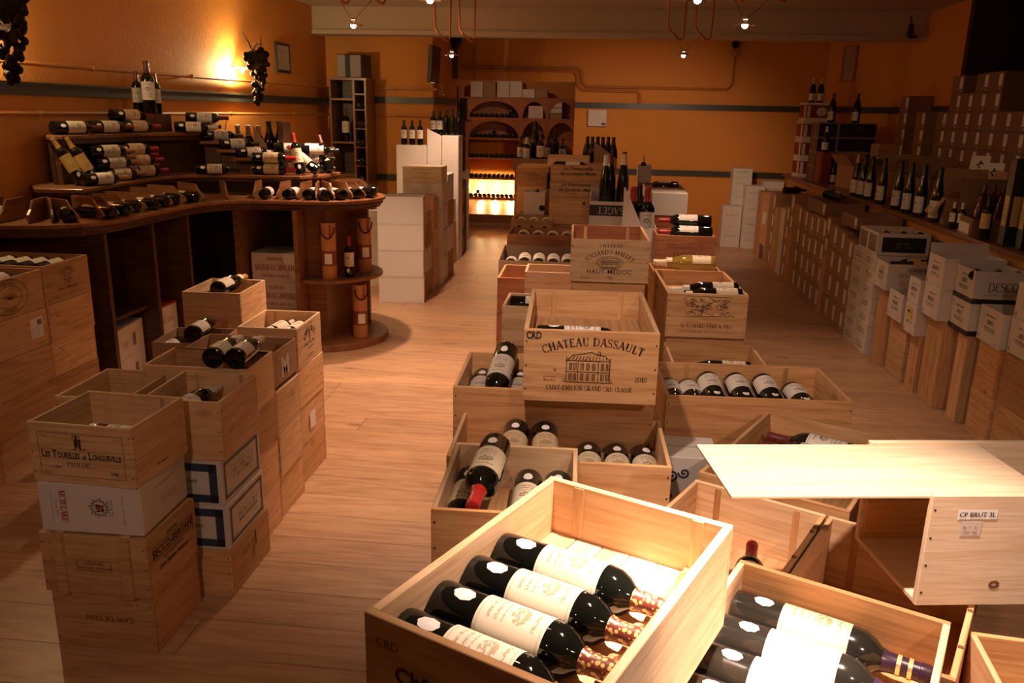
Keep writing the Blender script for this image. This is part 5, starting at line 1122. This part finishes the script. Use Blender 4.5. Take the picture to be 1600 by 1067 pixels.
for k in range(4):
    c = carton('white carton with black side print, %s from floor under the pale flat crate' % ORD[k], -1.81, 8.44, .258*k, .40, .38, .257, 2, mat=WHITEC)
    stamp(c, 'R', [shift2(scribble(.24, .05, 1, 31+k, .010), 0, .02)], INKG)
    if k == 3: stamp(c, 'F', [rect2(-.12, -.05, .03, .2), rect2(.03, .10, .03, .2)], CREAMC, 'faded_print')
c = crate('pale closed crate with faint lettering on the white printed cartons', -1.81, 8.42, 1.033, .395, .34, .157, 2, False, 5)
stamp(c, 'F', [shift2(scribble(.20, .018, 1, 3, .002), .02, .125), shift2(scribble(.09, .022, 1, 4, .003), .02, .085), shift2(scribble(.26, .018, 1, 5, .002), .01, .045), shift2(scribble(.03, .012, 1, 6), .16, .02)], INKF)
for k in range(4): carton('carton in the aisle row behind the pale flat crate, %s from the floor' % ORD[k], -1.80, 8.83, .272*k, .36, .34, .271, 0, mat=(BROWNC, WHITEC, BROWNC, WHITEC)[k])
for k in range(2): crate('tall pine crate standing on end in the left back row, %s' % ('front', 'rear')[k], -1.88, 9.22+.26*k, 0, .36, .245, .50, 0, False, (3, 1)[k])
for k in range(2): carton('white carton on the upright pine crates, %s' % ('front', 'rear')[k], -1.88, 9.22+.26*k, .502, .35, .24, .25, 0, mat=WHITEC, open_=(k == 0))
for k in range(3):
    c = carton('black and orange carton in the left back row, %s from the floor' % ORD[k], -1.90, 10.34, .30*k, .34, .38, .299, 0, mat=BLACKC, tape=False); stamp(c, 'R', [rect2(-.19, .02, 0.02, .20)], plain('orange_print', (.50, .14, .03), .5), 'orange_panel')
for k in range(4): carton('whitish carton beside the alcove, %s from the floor' % ORD[k], -2.02, 11.45, .237*k, .25, .62, .236, 0, mat=CREAMC)
for k in range(3): carton('tall black gift box on the whitish cartons beside the alcove, %s' % ('left', 'middle', 'right')[k], -2.09+.085*k, 11.30, .95, .08, .09, .40, 0, mat=BLACKC, tape=False)
for k in range(5): carton('tall white carton column by the pier carrying three bottles, %s from the floor' % ORD[k], -2.235, 9.78, .268*k, .345, .32, .267, 0, mat=WHITEC)
for k in range(3): bottle('white-labelled bottle on the tall white cartons, %s from the left' % ORD[k], (-2.33+.095*k, 9.70, 1.3405), (0, 0, 1), s=.93, cap='black', lab='white')
for k in range(5): c = carton('white carton in the middle column by the pier, %s from the floor' % ORD[k], -1.975, 9.84, .288*k, .165, .30, .287, 0, mat=WHITEC)
mb = MB(); mb.extrude_xz([(-.082, 1.44), (.082, 1.44), (.082, 1.455), (-.082, 1.53)], -.149, -.145); mb.v = [(a, b, z_-1.152) for a, b, z_ in mb.v]; mb.build('cut_wing', WHITEC, c)
for k in range(5): carton('white carton in the right column by the pier, %s from the floor' % ORD[k], -1.79, 9.86, .291*k, .195, .30, .290, 0, mat=WHITEC)
for k in range(5): bottle('dark bottle on the right white columns by the pier, %s from the left' % ORD[k], (-2.02+.075*k, 9.88, 1.4565 if k > 1 else 1.4425), (0, 0, 1), s=.95, cap='black', lab='white' if k < 2 else None, glass=GLASSG if k == 3 else None)
for k in range(3): carton('grey-white carton in the shade behind the counter, %s from the floor' % ORD[k], -2.42, 8.35, .25*k, .38, .34, .249, 0, mat=WHITEC)
o = thing('plastic_bag', 'crumpled white plastic bag on the cartons behind the counter', 'bag', (-2.42, 8.35, .75)); mb = MB().ball((0, 0, .035), .15, 16, 8, .25); mb.v = [(a+.03*noise.noise((a*20, b*20, c_*20)), b, c_+.02*noise.noise((b*23, a*21, 3))) for a, b, c_ in mb.v]; mb.build('bag_body', STICK, o); MB().tube([(.05, .02, .06), (.1, .04, .10), (.13, .0, .09)], .012).build('bag_handle', STICK, o)

# ------------------------------------------------------------------ bottle rack in the alcove
rk = thing('bottle_rack', 'arched wooden bottle rack in the lit alcove', 'rack', (-1.55, 15.7, .132)); XS = [-1.45, -1.02, -.02, .46, 1.0, 1.45]; ZS = [0.02, .385, .755, 1.12, 1.485, 1.845]
for x in XS: MB().box(x-.02, x+.02, 0, .30, 0, 1.87).build('upright', PINE[4], rk)
for zz in ZS: MB().box(-1.47, 1.47, -.01, .455 if zz < 1.2 else .30, zz-.02, zz+.012).build('shelf', PINE[4], rk)
MB().box(-1.47, -1.02, .30, .31, 0, 1.85).build('rack_back', PINE[4], rk); MB().box(-.02, 1.47, .30, .31, 0, 1.85).build('rack_back', PINE[4], rk)
MB().box(-1.02, -.02, .30, .31, 1.12, 1.85).build('rack_back', PINE[4], rk)
for i in range(5):
    for j in range(1, 5):
        if i == 1 and j < 3: continue
        a, b = XS[i]+.02, XS[i+1]-.02; z0, z1 = ZS[j]+.012, ZS[j+1]-.02; cx_ = (a+b)/2; rx = (b-a)/2*.96; rz = (z1-z0)*.9
        poly = [(a, z0), (a, z1), (b, z1), (b, z0), (cx_+rx, z0)]+[(cx_+rx*math.cos(PI*k/12), z0+rz*math.sin(PI*k/12)) for k in range(1, 12)]+[(cx_-rx, z0)]
        mb = MB(); mb.extrude_xz(poly[::-1], -.002, .012); mb.build('arch', PINE[4], rk)
rows = [(1, 0, 11), (1, 1, 11), (1, 2, 10), (1, 3, 11), (1, 4, 10), (0, 3, 4), (2, 3, 4)]; cnt = 0
for i, j, n in rows:
    for k in range(n):
        x = -1.55+XS[i]+.075+((XS[i+1]-XS[i]-.15)*k/(n-1)); bottle('rack bottle base outward, %s bay, row %s from below, %s from left' % (('left', 'middle', 'right')[i], ORD[j], ORD[k]), (x, 15.72, .132+ZS[j]+.0505), (0, 1, 0), s=.98, lab=None)
for k, xx in enumerate((.2, .5, .8)): bottle('bottle on top of the row in the alcove rack, %s' % ('left', 'middle', 'right')[k], (-1.55-1.02+xx, 15.72, .132+ZS[(0, 3, 4)[k]]+.115), (0, 1, 0), s=.98, lab=None)
for k in range(6): carton('pale carton on top of the alcove rack, %s from the left' % ORD[k], -2.40+.235*k+(.02 if k > 1 else 0), 15.83, .132+1.859, .225, .26, (.27, .27, .30, .30, .15, .15)[k], 0, mat=(CREAMC, BROWNC, CREAMC, CREAMC, CREAMC, BROWNC)[k], tape=False)
carton('pale carton standing in the upper right bay of the alcove rack', -1.30, 15.80, .132+1.498, .27, .18, .22, 0, mat=CREAMC, tape=False)
for k in range(3): carton('flat pale box in the right bay of the alcove rack, %s from below' % ORD[k], -.93, 15.80, .132+1.498+.10*k, .22, .18, .09, 0, mat=(BROWNC, CREAMC, CREAMC)[k], tape=False)
for k in range(2): carton('tall dark gift box leaning inside the alcove opening, %s' % ('left', 'right')[k], (-2.30, -2.17)[k], 12.9, 1.60, .10, .10, (.50, .32)[k], 0, mat=BLACKC, tape=False)
sh = thing('side_shelf', 'narrow shelf at the left inside the alcove', 'shelf', (-2.27, 12.9, 0)); MB().box(-.2, .2, -.15, .15, 1.575, 1.598).build('shelf_board', WALNUT, sh); MB().box(-.2, -.16, -.15, .15, 0, 1.575).build('shelf_leg', WALNUT, sh); MB().box(-.16, .1, .13, .15, 0, 1.575).build('shelf_back', WALNUT, sh)
lb = thing('rack_lamp_strip', 'row of warm lamps behind the bottom shelf of the alcove rack', 'lamp', (-2.07, 16.08, .165)); MB().box(-.45, .45, -.03, .03, 0, .04).build('lamp_rail', IRON, lb)
for k in range(6): MB().ball((-.40+.16*k, 0, .07), .028, 10, 6).build('bulb', plain('warm_bulb', (1, .8, .5), .3, emit=(1, .62, .25), es=22), lb, smooth=True)
for k in range(3):
    l = bpy.data.lights.new('rack_light', 'POINT'); l.energy = 13; l.color = (1, .70, .33); l.shadow_soft_size = .05; o = bpy.data.objects.new('rack_light', l); COL.objects.link(o); o.location = (-2.37+.3*k, 16.06, .33)

al = thing('alcove_lamp', 'small ceiling spot above the rack inside the alcove', 'lamp', (-1.7, 13.7, 2.66)); MB().lathe([(.05, .0), (.055, .09), (.02, .092)], 16).build('housing', CHROME, al, smooth=True); MB().ball((0, 0, .005), .03, 10, 6).build('bulb', BULB, al, smooth=True)
l = bpy.data.lights.new('alcove_light', 'SPOT'); l.energy = 13; l.color = LAMP_COL; l.spot_size = 1.5; l.spot_blend = .8; l.shadow_soft_size = .04; o = bpy.data.objects.new('alcove_light', l); COL.objects.link(o); o.location = (-1.7, 13.7, 2.62); o.rotation_euler = (Vector((-1.6, 15.7, 1.8))-Vector((-1.7, 13.7, 2.62))).to_track_quat('-Z', 'Y').to_euler()
# ------------------------------------------------------------------ right-hand bench
bn = thing('side_bench', 'long ochre-fronted bench with square vents along the right wall', 'bench')
BH = 1.0
MB().box(2.44, 2.47, 2.6, 11.75, 0, BH-.03).build('front_board', plain('ochre_board', (.52, .24, .07), .6, var=.08, vscale=3), bn)
for k in range(6): MB().box(2.405, 3.44 if k > 3 else 4.2, 2.6+1.53*k, 2.6+1.53*(k+1)-.003, BH-.03, BH).build('top_board', OAK_EDGE, bn, bevel=.003)
for k, yy in enumerate((4.4, 5.9, 7.6, 9.2, 10.7)):
    MB().box(2.436, 2.441, yy, yy+.42, .68, .90).build('vent', plain('vent_dark', (.06, .03, .02), .7), bn)
    mb = MB(); [mb.box(2.432, 2.437, yy+.02, yy+.40, .70+.045*j, .708+.045*j) for j in range(5)]; mb.build('vent_slats', WALNUT, bn)
MB().box(2.6, 2.64, 2.6, 11.7, 0, BH-.03).build('inner_frame', WALNUT, bn)
# ------------------------------------------------------------------ cases and cartons in front of the bench
def lab_end(c, w, d, h, s=1, tall=True):
    u = d/2-.055; stamp(c, 'L', [rect2(u-.036, u+.030, h*.27, h*.88)], STICK, 'address_label'); stamp(c, 'L', [ell2(u, h*.14, .006, .006, .007, 10)], STICK, 'round_sticker')
def end_text(c, d, h, sd, rows=('RIESLING',)):
    stamp(c, 'L', [shift2(serif(rows[0], .024, .75, bold=1.4), -.0, h*.54), shift2(scribble(d*.5, .026, 2, sd, .002), 0, h*.34), shift2(scribble(d*.4, .018, 1, sd+3, .0025), 0, h*.75), shift2(scribble(.05, .014, 1, 4, .002), d*.30, .012), ell2(-d/2+.022, .022, .008, .008, .004, 14)], INK)
def upright_case(label, xf, y0, y1, h, pine, dp=.36, z=0, boards=1):
    dp = min(dp, 2.425-xf); return crate(label, xf+dp/2, (y0+y1)/2, z, dp, y1-y0, h, 0, False, pine, nail='L', boards=boards, vgrain=(h > .35 and boards == 1))
def rcarton(label, xf, y0, y1, z, h, dp=.36, open_=False, mat=None, **kw):
    dp = min(dp, 2.40-xf); return carton(label, xf+dp/2, (y0+y1)/2, z, dp, y1-y0, h, 0, open_, mat or CREAMC, tape=False, **kw)
upright_case('broad pine case at the right edge, nearest in the row before the bench', 2.19, 4.10, 4.535, .27, 1); upright_case('broad pine case lying on the nearest one at the right edge', 2.19, 4.10, 4.535, .275, 3, z=.271)
c = rcarton('white carton on the nearest pine cases, lower of two', 2.195, 4.25, 4.54, .547, .19, mat=CREAMC); end_text(c, .29, .19, 3, ('ARBOIS',))
c = rcarton('white open carton on top at the right edge of the bench row', 2.20, 4.25, 4.54, .738, .19, open_=True, mat=CREAMC, fill=.1); end_text(c, .29, .19, 4, ('ARBOIS',))
upright_case('broad pine case with two dark knots, second in the right row', 2.17, 4.545, 4.80, .27, 1); upright_case('broad pine case upon the one with two dark knots', 2.172, 4.545, 4.80, .27, 3, z=.271)
c = rcarton('white open carton lettered NIRVET on the second pine pair', 2.165, 4.56, 4.84, .543, .195, open_=True, fill=.12); end_text(c, .28, .195, 5, ('NIRVET',))
upright_case('tall slim pine case standing alone, third in the right row', 2.145, 4.885, 5.02, .535, 0)
for k in range(2):
    c = rcarton('white carton with black bands lettered DESCO, %s of the two' % ('lower', 'upper open')[k], 2.12, 4.87, 5.13, .538+.19*k, .189, dp=.48, open_=(k == 1), fill=(.13 if k else None)); end_text(c, .26, .189, 7+k, ('RULLY',))
    stamp(c, 'L', [rect2(-.13, .13, .0, .03)], BLACKC, 'black_band'); stamp(c, 'F', [rect2(-.14, .14, .0, .03)], BLACKC, 'black_band')
    if k: stamp(c, 'F', [shift2(serif('DESCO', .050, .85, bold=.9), .02, .075), shift2(scribble(.2, .014, 1, 4, .0015), .02, .05)], INK)
for k in range(3): lay(c, 'dark bottle lying in the open banded carton, %s from the aisle' % ORD[k], -.14+.12*k, -.1, .132, .3, .55, 0, s=.72, lab=None)
c = upright_case('tall pine case with lettering running up its end, fourth in the right row', 2.10, 5.135, 5.375, .555, 1)
stamp(c, 'L', [shift2(rot2(serif('CLOS DE LA SAVONNIERE', .020, .8), -90), .03, .30), shift2(rot2(serif('DOMAINE DE BAUMARD', .018, .8), -90), -.05, .33)], INKF)
for k in range(2):
    c = rcarton('white carton lettered RIESLING, %s, fourth in the right row' % ('lower', 'upper open')[k], 2.05, 5.135, 5.385, .557+.193*k, .192, dp=.42, open_=(k == 1), flaps={'B': (.06, 10)} if k else None, fill=.15 if k else None); end_text(c, .25, .192, 9+k)
    stamp(c, 'F', [shift2(serif('DOMAINE', .028, .9, bold=1.5), .03, .135), shift2(serif('CLOS DES ROCHERS', .032, .70, bold=1.5), .03, .092)], INK)
upright_case('pine case with a low knot, fifth in the right row', 2.085, 5.42, 5.58, .385, 1)
for k in range(2):
    c = rcarton('white carton%s on the fifth pine case, %s' % (('with a yellow sticker', 'holding a bottle')[k], ('lower', 'upper open')[k]), 2.035, 5.415, 5.61, .387+.183*k, .182, open_=(k == 1), fill=.06 if k else None); end_text(c, .195, .182, 11+k)
    if k == 0: ys = stamp(c, 'L', [rect2(-.07, .03, .09, .17)], plain('yellow_sticker', (.72, .58, .16), .5), 'yellow_sticker', EPS*1.6); stamp(c, 'L', [shift2(scribble(.07, .03, 1, 5, .005), -.02, .13)], INK, 'sticker_print', EPS*2.4, ys)
    else: bottle('dark bottle standing up out of the white carton on the fifth pine case', local(c, .0, .02, .07), (0, .3, 1), lab=None, s=.62)
upright_case('pine case of two boards with swirling grain, sixth in the right row', 2.08, 5.645, 5.965, .41, 0, boards=2)
c = rcarton('white open carton with a black bottle on the sixth pine case', 2.03, 5.66, 5.93, .412, .19, open_=True, fill=.07); end_text(c, .27, .19, 13); bottle('dark bottle standing in the white carton on the sixth pine case', local(c, -.02, .08, .075), (0, .25, 1), lab=None, s=.62)
upright_case('tall slim pine case with dark streaks, seventh in the right row', 2.06, 6.01, 6.235, .563, 1)
c = rcarton('white open carton lettered DOMAINE CLOS DES ROCHERS with a yellow-labelled bottle', 2.02, 6.0, 6.26, .565, .19, dp=.40, open_=True, fill=.14); end_text(c, .26, .19, 14)
stamp(c, 'F', [shift2(serif('DOMAINE', .026, .9, bold=1.5), .01, .138), shift2(serif('CLOS DES ROCHERS', .030, .70, bold=1.5), .01, .096)], INK)
lay(c, 'bottle with yellow label lying in the white Domaine carton', .14, .0, .142, -1, .05, 0, lab='gold', s=.9); lay(c, 'second bottle lying in the white Domaine carton', .15, -.08, .142, -1, .0, 0, lab='gold', s=.9)
for j in range(2):
    for k in range(7):
        c = rcarton('flat white carton in the %s white column, %s from the floor' % (('nearer', 'farther')[j], ORD[k]), 2.035+.004*((k+j) % 2), 6.323+.295*j, 6.607+.295*j, .109*k, .107, mat=CREAMC); stamp(c, 'L', [shift2(scribble(.16, .05, 2, k+7*j, .003), 0, .03)], INK)
for j in range(2):
    c = rcarton('black-windowed white carton on the flat white columns, %s' % ('nearer', 'farther')[j], 2.03, 6.33+.225*j, 6.55+.225*j, .7645, .165, dp=.42, open_=(j == 0), fill=.13 if j == 0 else None)
    stamp(c, 'L', [rect2(-.09, .09, .02, .145)], BLACKC, 'window_print'); stamp(c, 'F', [rect2(-.15, .16, .025, .135)], BLACKC, 'window_print'); stamp(c, 'F', [shift2(scribble(.12, .05, 2, 8, .003), 0, .055)], INKG, 'window_lettering', EPS*2)
    if j == 0:
        for k in range(3): lay(c, 'orange-labelled bottle lying in the black-windowed carton, %s from the aisle' % ORD[k], -.12+.12*k, -.09, .132, .1, .6, 0, lab='gold', s=.6, cap='gold')
# brown wall of cartons
y = 6.92; col = 0
WID = [.24, .24, .25, .13, .24, .24, .24, .24]
for j, wd in enumerate(WID):
    if j == 3: upright_case('slim pine case standing within the brown carton wall', 2.03, y+.005, y+wd-.005, .54, 1); n0, zb = 2, .541
    else: n0, zb = (4, 0) if j > 1 else (4, 0)
    hh = (.196, .206, .21, .17, .212, .212, .208, .212)[j]
    if j != 3: n0 = 4
    for k in range(n0):
        c = rcarton('brown carton with a white end label, %s column from the near end, %s from below' % (ORD[j], ORD[k]), 2.03+.004*(k % 2), y+.004, y+wd-.004, zb+(hh+.001)*k, hh-.002, mat=BROWNC); lab_end(c, .36, wd, hh)
    y += wd
zt = 4*.213
c = rcarton('open brown carton with long flap on top of the carton wall', 2.05, 6.95, 7.40, .870, .10, dp=.40, open_=True, mat=BROWND, fill=.05); lab_end(c, .4, .5, .10)
c = rcarton('long open brown carton on the far part of the carton wall', 2.05, 7.95, 8.65, .858, .12, dp=.42, open_=True, mat=BROWND, fill=.08); lab_end(c, .42, .7, .12)
for k in range(3): lay(c, 'dark bottle lying on the long brown carton, %s from the near end' % ORD[k], -.05, -.2+.2*k, .122, .5, .8, 0, lab='white' if k == 1 else None)
YB_ = [(8.76, 9.12, 'c', 4, .215, BROWNC), (9.14, 9.30, 'w', 1, .54, 1), (9.32, 9.52, 'c', 4, .20, BROWNC), (9.54, 9.78, 'c', 4, .187, WHITEC), (9.80, 10.1, 'w', 2, .36, 0), (10.12, 10.5, 'c', 4, .215, BROWNC), (10.52, 10.92, 'w', 2, .36, 1), (10.94, 11.26, 'w', 3, .27, 3)]
for j, (y0, y1, t, n, h, mt) in enumerate(YB_):
    for k in range(n):
        if t == 'c':
            c = rcarton('%s carton in the far right row, %s group, %s from the floor' % ('white' if mt is WHITEC else 'brown', ORD[j], ORD[k]), 2.03, y0, y1, (h+.001)*k, h, mat=mt); lab_end(c, .36, y1-y0, h)
        else:
            c = upright_case('pine case in the far right row, %s group, %s from the floor' % (ORD[j], ORD[k]), 2.03, y0, y1, h, mt, z=(h+.0012)*k)
            if j == 6 and k == 0: stamp(c, 'L', [rect2(-.12, .16, .0, .18)], BLACKC, 'black_panel')
            if j == 6 and k == 1: stamp(c, 'L', [rect2(-.10, .12, .08, .22)], STICK, 'paper_label')
for k in range(2): c = rcarton('brown carton on the slim pine case in the far right row, %s' % ('lower', 'upper')[k], 2.03, 9.14, 9.30, .542+.20*k, .199, mat=BROWNC); lab_end(c, .36, .16, .199)
bottle('bottle with white label lying across the far right pine cases', (2.12, 10.62, .765), (.8, .5, 0), lab='white')
bottle('dark bottle lying across the far right brown cartons', (2.12, 10.2, .905), (.9, .3, 0), lab=None)
# white cartons in the far corner
for nm, x, y, n, h in (('front', 1.765, 11.72, 2, .28), ('rear', 1.86, 11.86, 5, .19), ('side', 2.03, 11.62, 4, .21), ('side rear', 2.28, 11.72, 4, .225)):
    if nm == 'rear': y = 11.85; x = 1.88
    for k in range(n):
        if nm == 'rear' and k < 3: continue
        z = (h+.001)*k if nm != 'rear' else .563+.187*(k-3)
        c = carton('white carton in the far right corner, %s column, %s from below' % (nm, ORD[k if nm != 'rear' else k-3]), x, y, z, .255, .25 if nm != 'side rear' else .3, h if nm != 'rear' else .186, 0, mat=WHITEC, tape=False)
        stamp(c, 'F', [shift2(scribble(.15, .04, 1, k, .004), 0, h*.5)], INKG); stamp(c, 'L', [shift2(scribble(.05, .04, 1, k, .004), 0, h*.5)], INKG)
c = carton('white carton with black print on top in the far right corner', 1.88, 11.85, .563+.374, .255, .25, .12, 0, mat=WHITEC, tape=False); stamp(c, 'F', [shift2(scribble(.15, .04, 1, 9, .004), 0, .06)], INKG)
# ------------------------------------------------------------------ on the bench: red and black champagne cartons
REDC = plain('carton_red', (.26, .025, .02), .5, var=.1)
for k in range(4):
    c = carton('red and white champagne carton in the tall bench stack, %s from below' % ORD[k], 2.62+.015*(k == 3), 11.30, BH+.001+.231*k, .30, .30, .23, 4, mat=REDC, tape=False)
    stamp(c, 'F', [rect2(-.15, .15, 0, .045), rect2(-.15, .15, .20, .23), rect2(-.14, -.10, .05, .19)], CREAMC, 'white_print'); stamp(c, 'F', [ell2(.04, .12, .04, .03, .05, 20)], CREAMC, 'oval_print', EPS*1.5); stamp(c, 'L', [rect2(-.15, .15, 0, .045), rect2(-.15, .15, .2, .23), rect2(.05, .12, .05, .19)], CREAMC, 'white_print')
for k in range(2): bottle('burgundy on top of the red champagne cartons, %s of the two' % ('left', 'right')[k], (2.57+.10*k, 11.25, BH+.925), (0, 0, 1), 'burgundy', .98, cap='cream', lab='white')
for k in range(4):
    c = carton('long black carton with silver edges on the bench, %s from below' % ORD[k], 2.83, 10.62, BH+.001+.172*k, .66, .33, .171, 2, mat=BLACKC, tape=False)
    stamp(c, 'F', [rect2(-.33, .33, .160, .171), rect2(-.33, .33, 0, .010), rect2(-.12, -.09, 0, .17)], INKG, 'silver_edge'); stamp(c, 'F', [lines2([[(.10, .10), (.15, .13), (.20, .10), (.15, .07), (.10, .10)]], .004)], INKG, 'diamond_emblem'); stamp(c, 'L', [rect2(-.16, .16, .155, .171), rect2(-.16, .16, 0, .02), rect2(-.03, .03, .03, .14)], INKG, 'silver_edge')
bottle('burgundy standing at the left on the black cartons', (2.66, 10.55, BH+.690), (0, 0, 1), 'burgundy', 1.12, cap='darkred', lab='grey', up=(-1, -.4, 0)); bottle('burgundy standing alone at the right on the black cartons', (2.94, 10.55, BH+.690), (0, 0, 1), 'burgundy', 1.12, cap='black', lab='white', up=(-1, -.4, 0))
c = carton('bright red carton with an orange band beside the black ones', 2.54, 10.20, BH+.001, .13, .14, .36, 6, mat=REDC, tape=False); stamp(c, 'F', [rect2(-.06, -.035, 0, .36)], CAPS['gold'], 'orange_band')
bottle('small white-labelled bottle standing before the red carton', (2.66, 10.17, BH+.001), (0, 0, 1), 'burgundy', .9, lab='white', up=(-.6, -1, 0)); bottle('small bottle with pale top standing on the red carton', (2.54, 10.20, BH+.362), (0, 0, 1), 'burgundy', .95, cap='cream', lab='white', up=(-.6, -1, 0))
crate('pale upright wooden box behind the black cartons', 3.22, 10.30, BH+.001, .20, .20, .46, 8, False, 1)
# open cartons with ragged flaps
def opencart(label, x, y, w, d, h, rot, mat, fl, tilt=0):
    c = carton(label, x, y, BH+.001, w, d, h, rot, True, mat, flaps=fl, fill=h*.6); c.rotation_euler.y = math.radians(tilt); return c
opencart('open brown carton with spread flaps left of the hock bottles', 2.80, 9.62, .36, .36, .24, 12, BROWNC, {'F': (.16, 55), 'L': (.15, 40), 'R': (.16, 60), 'B': (.15, 20)})
opencart('open brown carton with spread flaps behind the hock bottles', 3.0, 8.75, .38, .42, .25, -4, BROWNC, {'F': (.16, 40), 'L': (.14, 70), 'B': (.15, 15), 'R': (.1, 30)})
opencart('open brown carton with raised flaps behind the right hock bottles', 2.98, 7.85, .38, .44, .24, 4, BROWNC, {'L': (.15, 65), 'B': (.18, 10), 'F': (.15, 50)})
T1 = opencart('open carton with tattered paper inside near the tall dark boxes', 2.68, 6.52, .34, .34, .19, -10, BROWNC, {'L': (.15, 150), 'F': (.12, 60), 'B': (.2, 15), 'R': (.2, 10)})
mb = MB(); [mb.box(-.1+.02*k, -.06+.02*k, -.12+.05*k, -.08+.05*k, .118, .124+.006*(k % 3)) for k in range(5)]; mb.build('torn_paper', STICK, T1)
T2 = opencart('slanted carton with dark red bottles and a red corner', 2.63, 5.93, .34, .30, .11, -6, BROWND, {'B': (.26, 25), 'R': (.2, 5)}); stamp(T2, 'L', [rect2(-.14, .10, .0, .07)], STICK, 'white_panel'); stamp(T2, 'L', [rect2(.10, .15, 0, .07)], CAPS['red'], 'red_panel')
for k in range(4): bottle('rosé-red bottle with brown capsule in the slanted carton, %s from the left' % ORD[k], local(T2, -.08+.06*k, .08, .075), (.15, .1, 1), s=.82, cap='darkred', lab=None, glass=plain('bottle_glass_red', (.10, .015, .008), .06, coat=.4))
for k in range(2): bottle('small white-labelled bottle in front of the slanted carton, %s' % ('left', 'right')[k], (2.455+.035*k, 6.14-.05*k, BH+.001), (0, 0, 1), s=.62, cap='white', lab='white', up=(-1, -.5, 0))
for k, (x, y, zz) in enumerate(((2.93, 7.05, .28), (2.90, 6.72, .24))):
    o = thing('display_card', 'white display card with a dark bird standing in an open carton, %s' % ('left', 'right')[k], 'card', (x, y, BH+.001), math.radians(-38)); o.rotation_euler.x = math.radians(-12); cf = MB().box(-.07, .07, -.002, .002, 0, zz+.20).build('card_face', STICK, o)
    mb = MB(); V, F = lines2([[(-.02, 0), (.0, .02), (.025, .018)], [(.0, .02), (.008, .04)], [(.0, .0), (.0, -.02)]], .012); mb.flat(V, F, lambda u, v, zz=zz: (u, -.003, v+zz+.12)); mb.build('bird_print', INK, cf)
for k, (x, y) in enumerate(((2.47, 8.62), (2.48, 8.43), (2.49, 8.23), (2.49, 7.88), (2.48, 7.42), (2.47, 7.13), (2.48, 6.88), (2.47, 6.54))):
    bottle('tall green hock bottle in the row along the bench edge, %s from the back' % ORD[k], (x+.01, y, BH+.001), (0, 0, 1), 'hock', 1.22, cap='gold' if k == 0 else 'black', lab='white', glass=GLASSG, up=(-1, -.35, 0))
for k, (x, y) in enumerate(((2.50, 5.38), (2.53, 5.22), (2.64, 5.08))):
    c = thing('gift_box', 'tall dark green gift box with a cream label at the right edge, %s' % ('left', 'middle', 'right')[k], 'box', (x, y, BH+.001), -.1); DIM[c.name] = (.10, .10, .52); MB().box(-.05, .05, -.05, .05, 0, .52).build('box_body', plain('box_green', (.016, .022, .018), .35), c, bevel=.003); MB().box(-.0506, .0506, -.0506, .0506, .43, .433).build('lid_seam', INK, c)
    stamp(c, 'L', [rect2(-.032, .032, .12, .30)], LAB['gold'], 'cream_label'); stamp(c, 'F', [rect2(-.032, .032, .12, .30)], LAB['gold'], 'cream_label'); stamp(c, 'L', [shift2(scribble(.05, .10, 5, k, .002), 0, .15)], INK, 'label_print', EPS*2, [q for q in c.children if q.name.startswith('cream_label')][0])
for k, (x, y) in enumerate(((2.445, 5.60), (2.46, 5.02))): bottle('dark bottle with yellow label before the tall gift boxes, %s' % ('left', 'right')[k], (x, y, BH+.001), (0, 0, 1), s=.92, cap='black', lab='gold', up=(-1, -.5, 0))
# brown carton wall behind the bench
COLS = [6, 0, 5, 5, 7, 6, 7, 7, 5, 5, 7, 7]
for j, n in enumerate(COLS):
    y1 = 9.84-.27*j; y0 = y1-.266
    for k in range(n):
        c = carton('brown carton with white end label, rear wall column %s from the left, %s from below' % (ORD[j], ORD[k]), 3.315 if j < 3 else 3.45, (y0+y1)/2, BH+.001+.164*k, .24 if j < 3 else .30, y1-y0, .163, 0, mat=BROWND, tape=False); lab_end(c, .3, y1-y0, .163)

# ------------------------------------------------------------------ groups of repeats by where they stand
def zone(x, y, z):
    if y > 12.1: return 'in the alcove'
    if x > 2.40 and z > .95: return 'on the right-hand bench'
    if x > 1.5: return 'in the right-hand row'
    if x > -.9: return 'on the centre island'
    if y > 7.2: return 'in the left back rows'
    if x < -2.4 and y < 4.15 and z < 1.05: return 'in the columns at the left edge'
    if z > 1.0 or y > 4.3: return 'at the display counter'
    return 'on the left island'
NOUN = {'bottle': 'wine bottles', 'crate': 'wooden wine crates', 'box': 'cartons and boxes', 'gift tube': 'leather wine tubes', 'speaker': 'loudspeakers', 'card': 'display cards'}
for o in list(COL.objects):
    if o.parent is None and 'category' in o.keys() and 'group' not in o.keys() and o['category'] in NOUN:
        o['group'] = NOUN[o['category']]+' '+zone(*o.location)
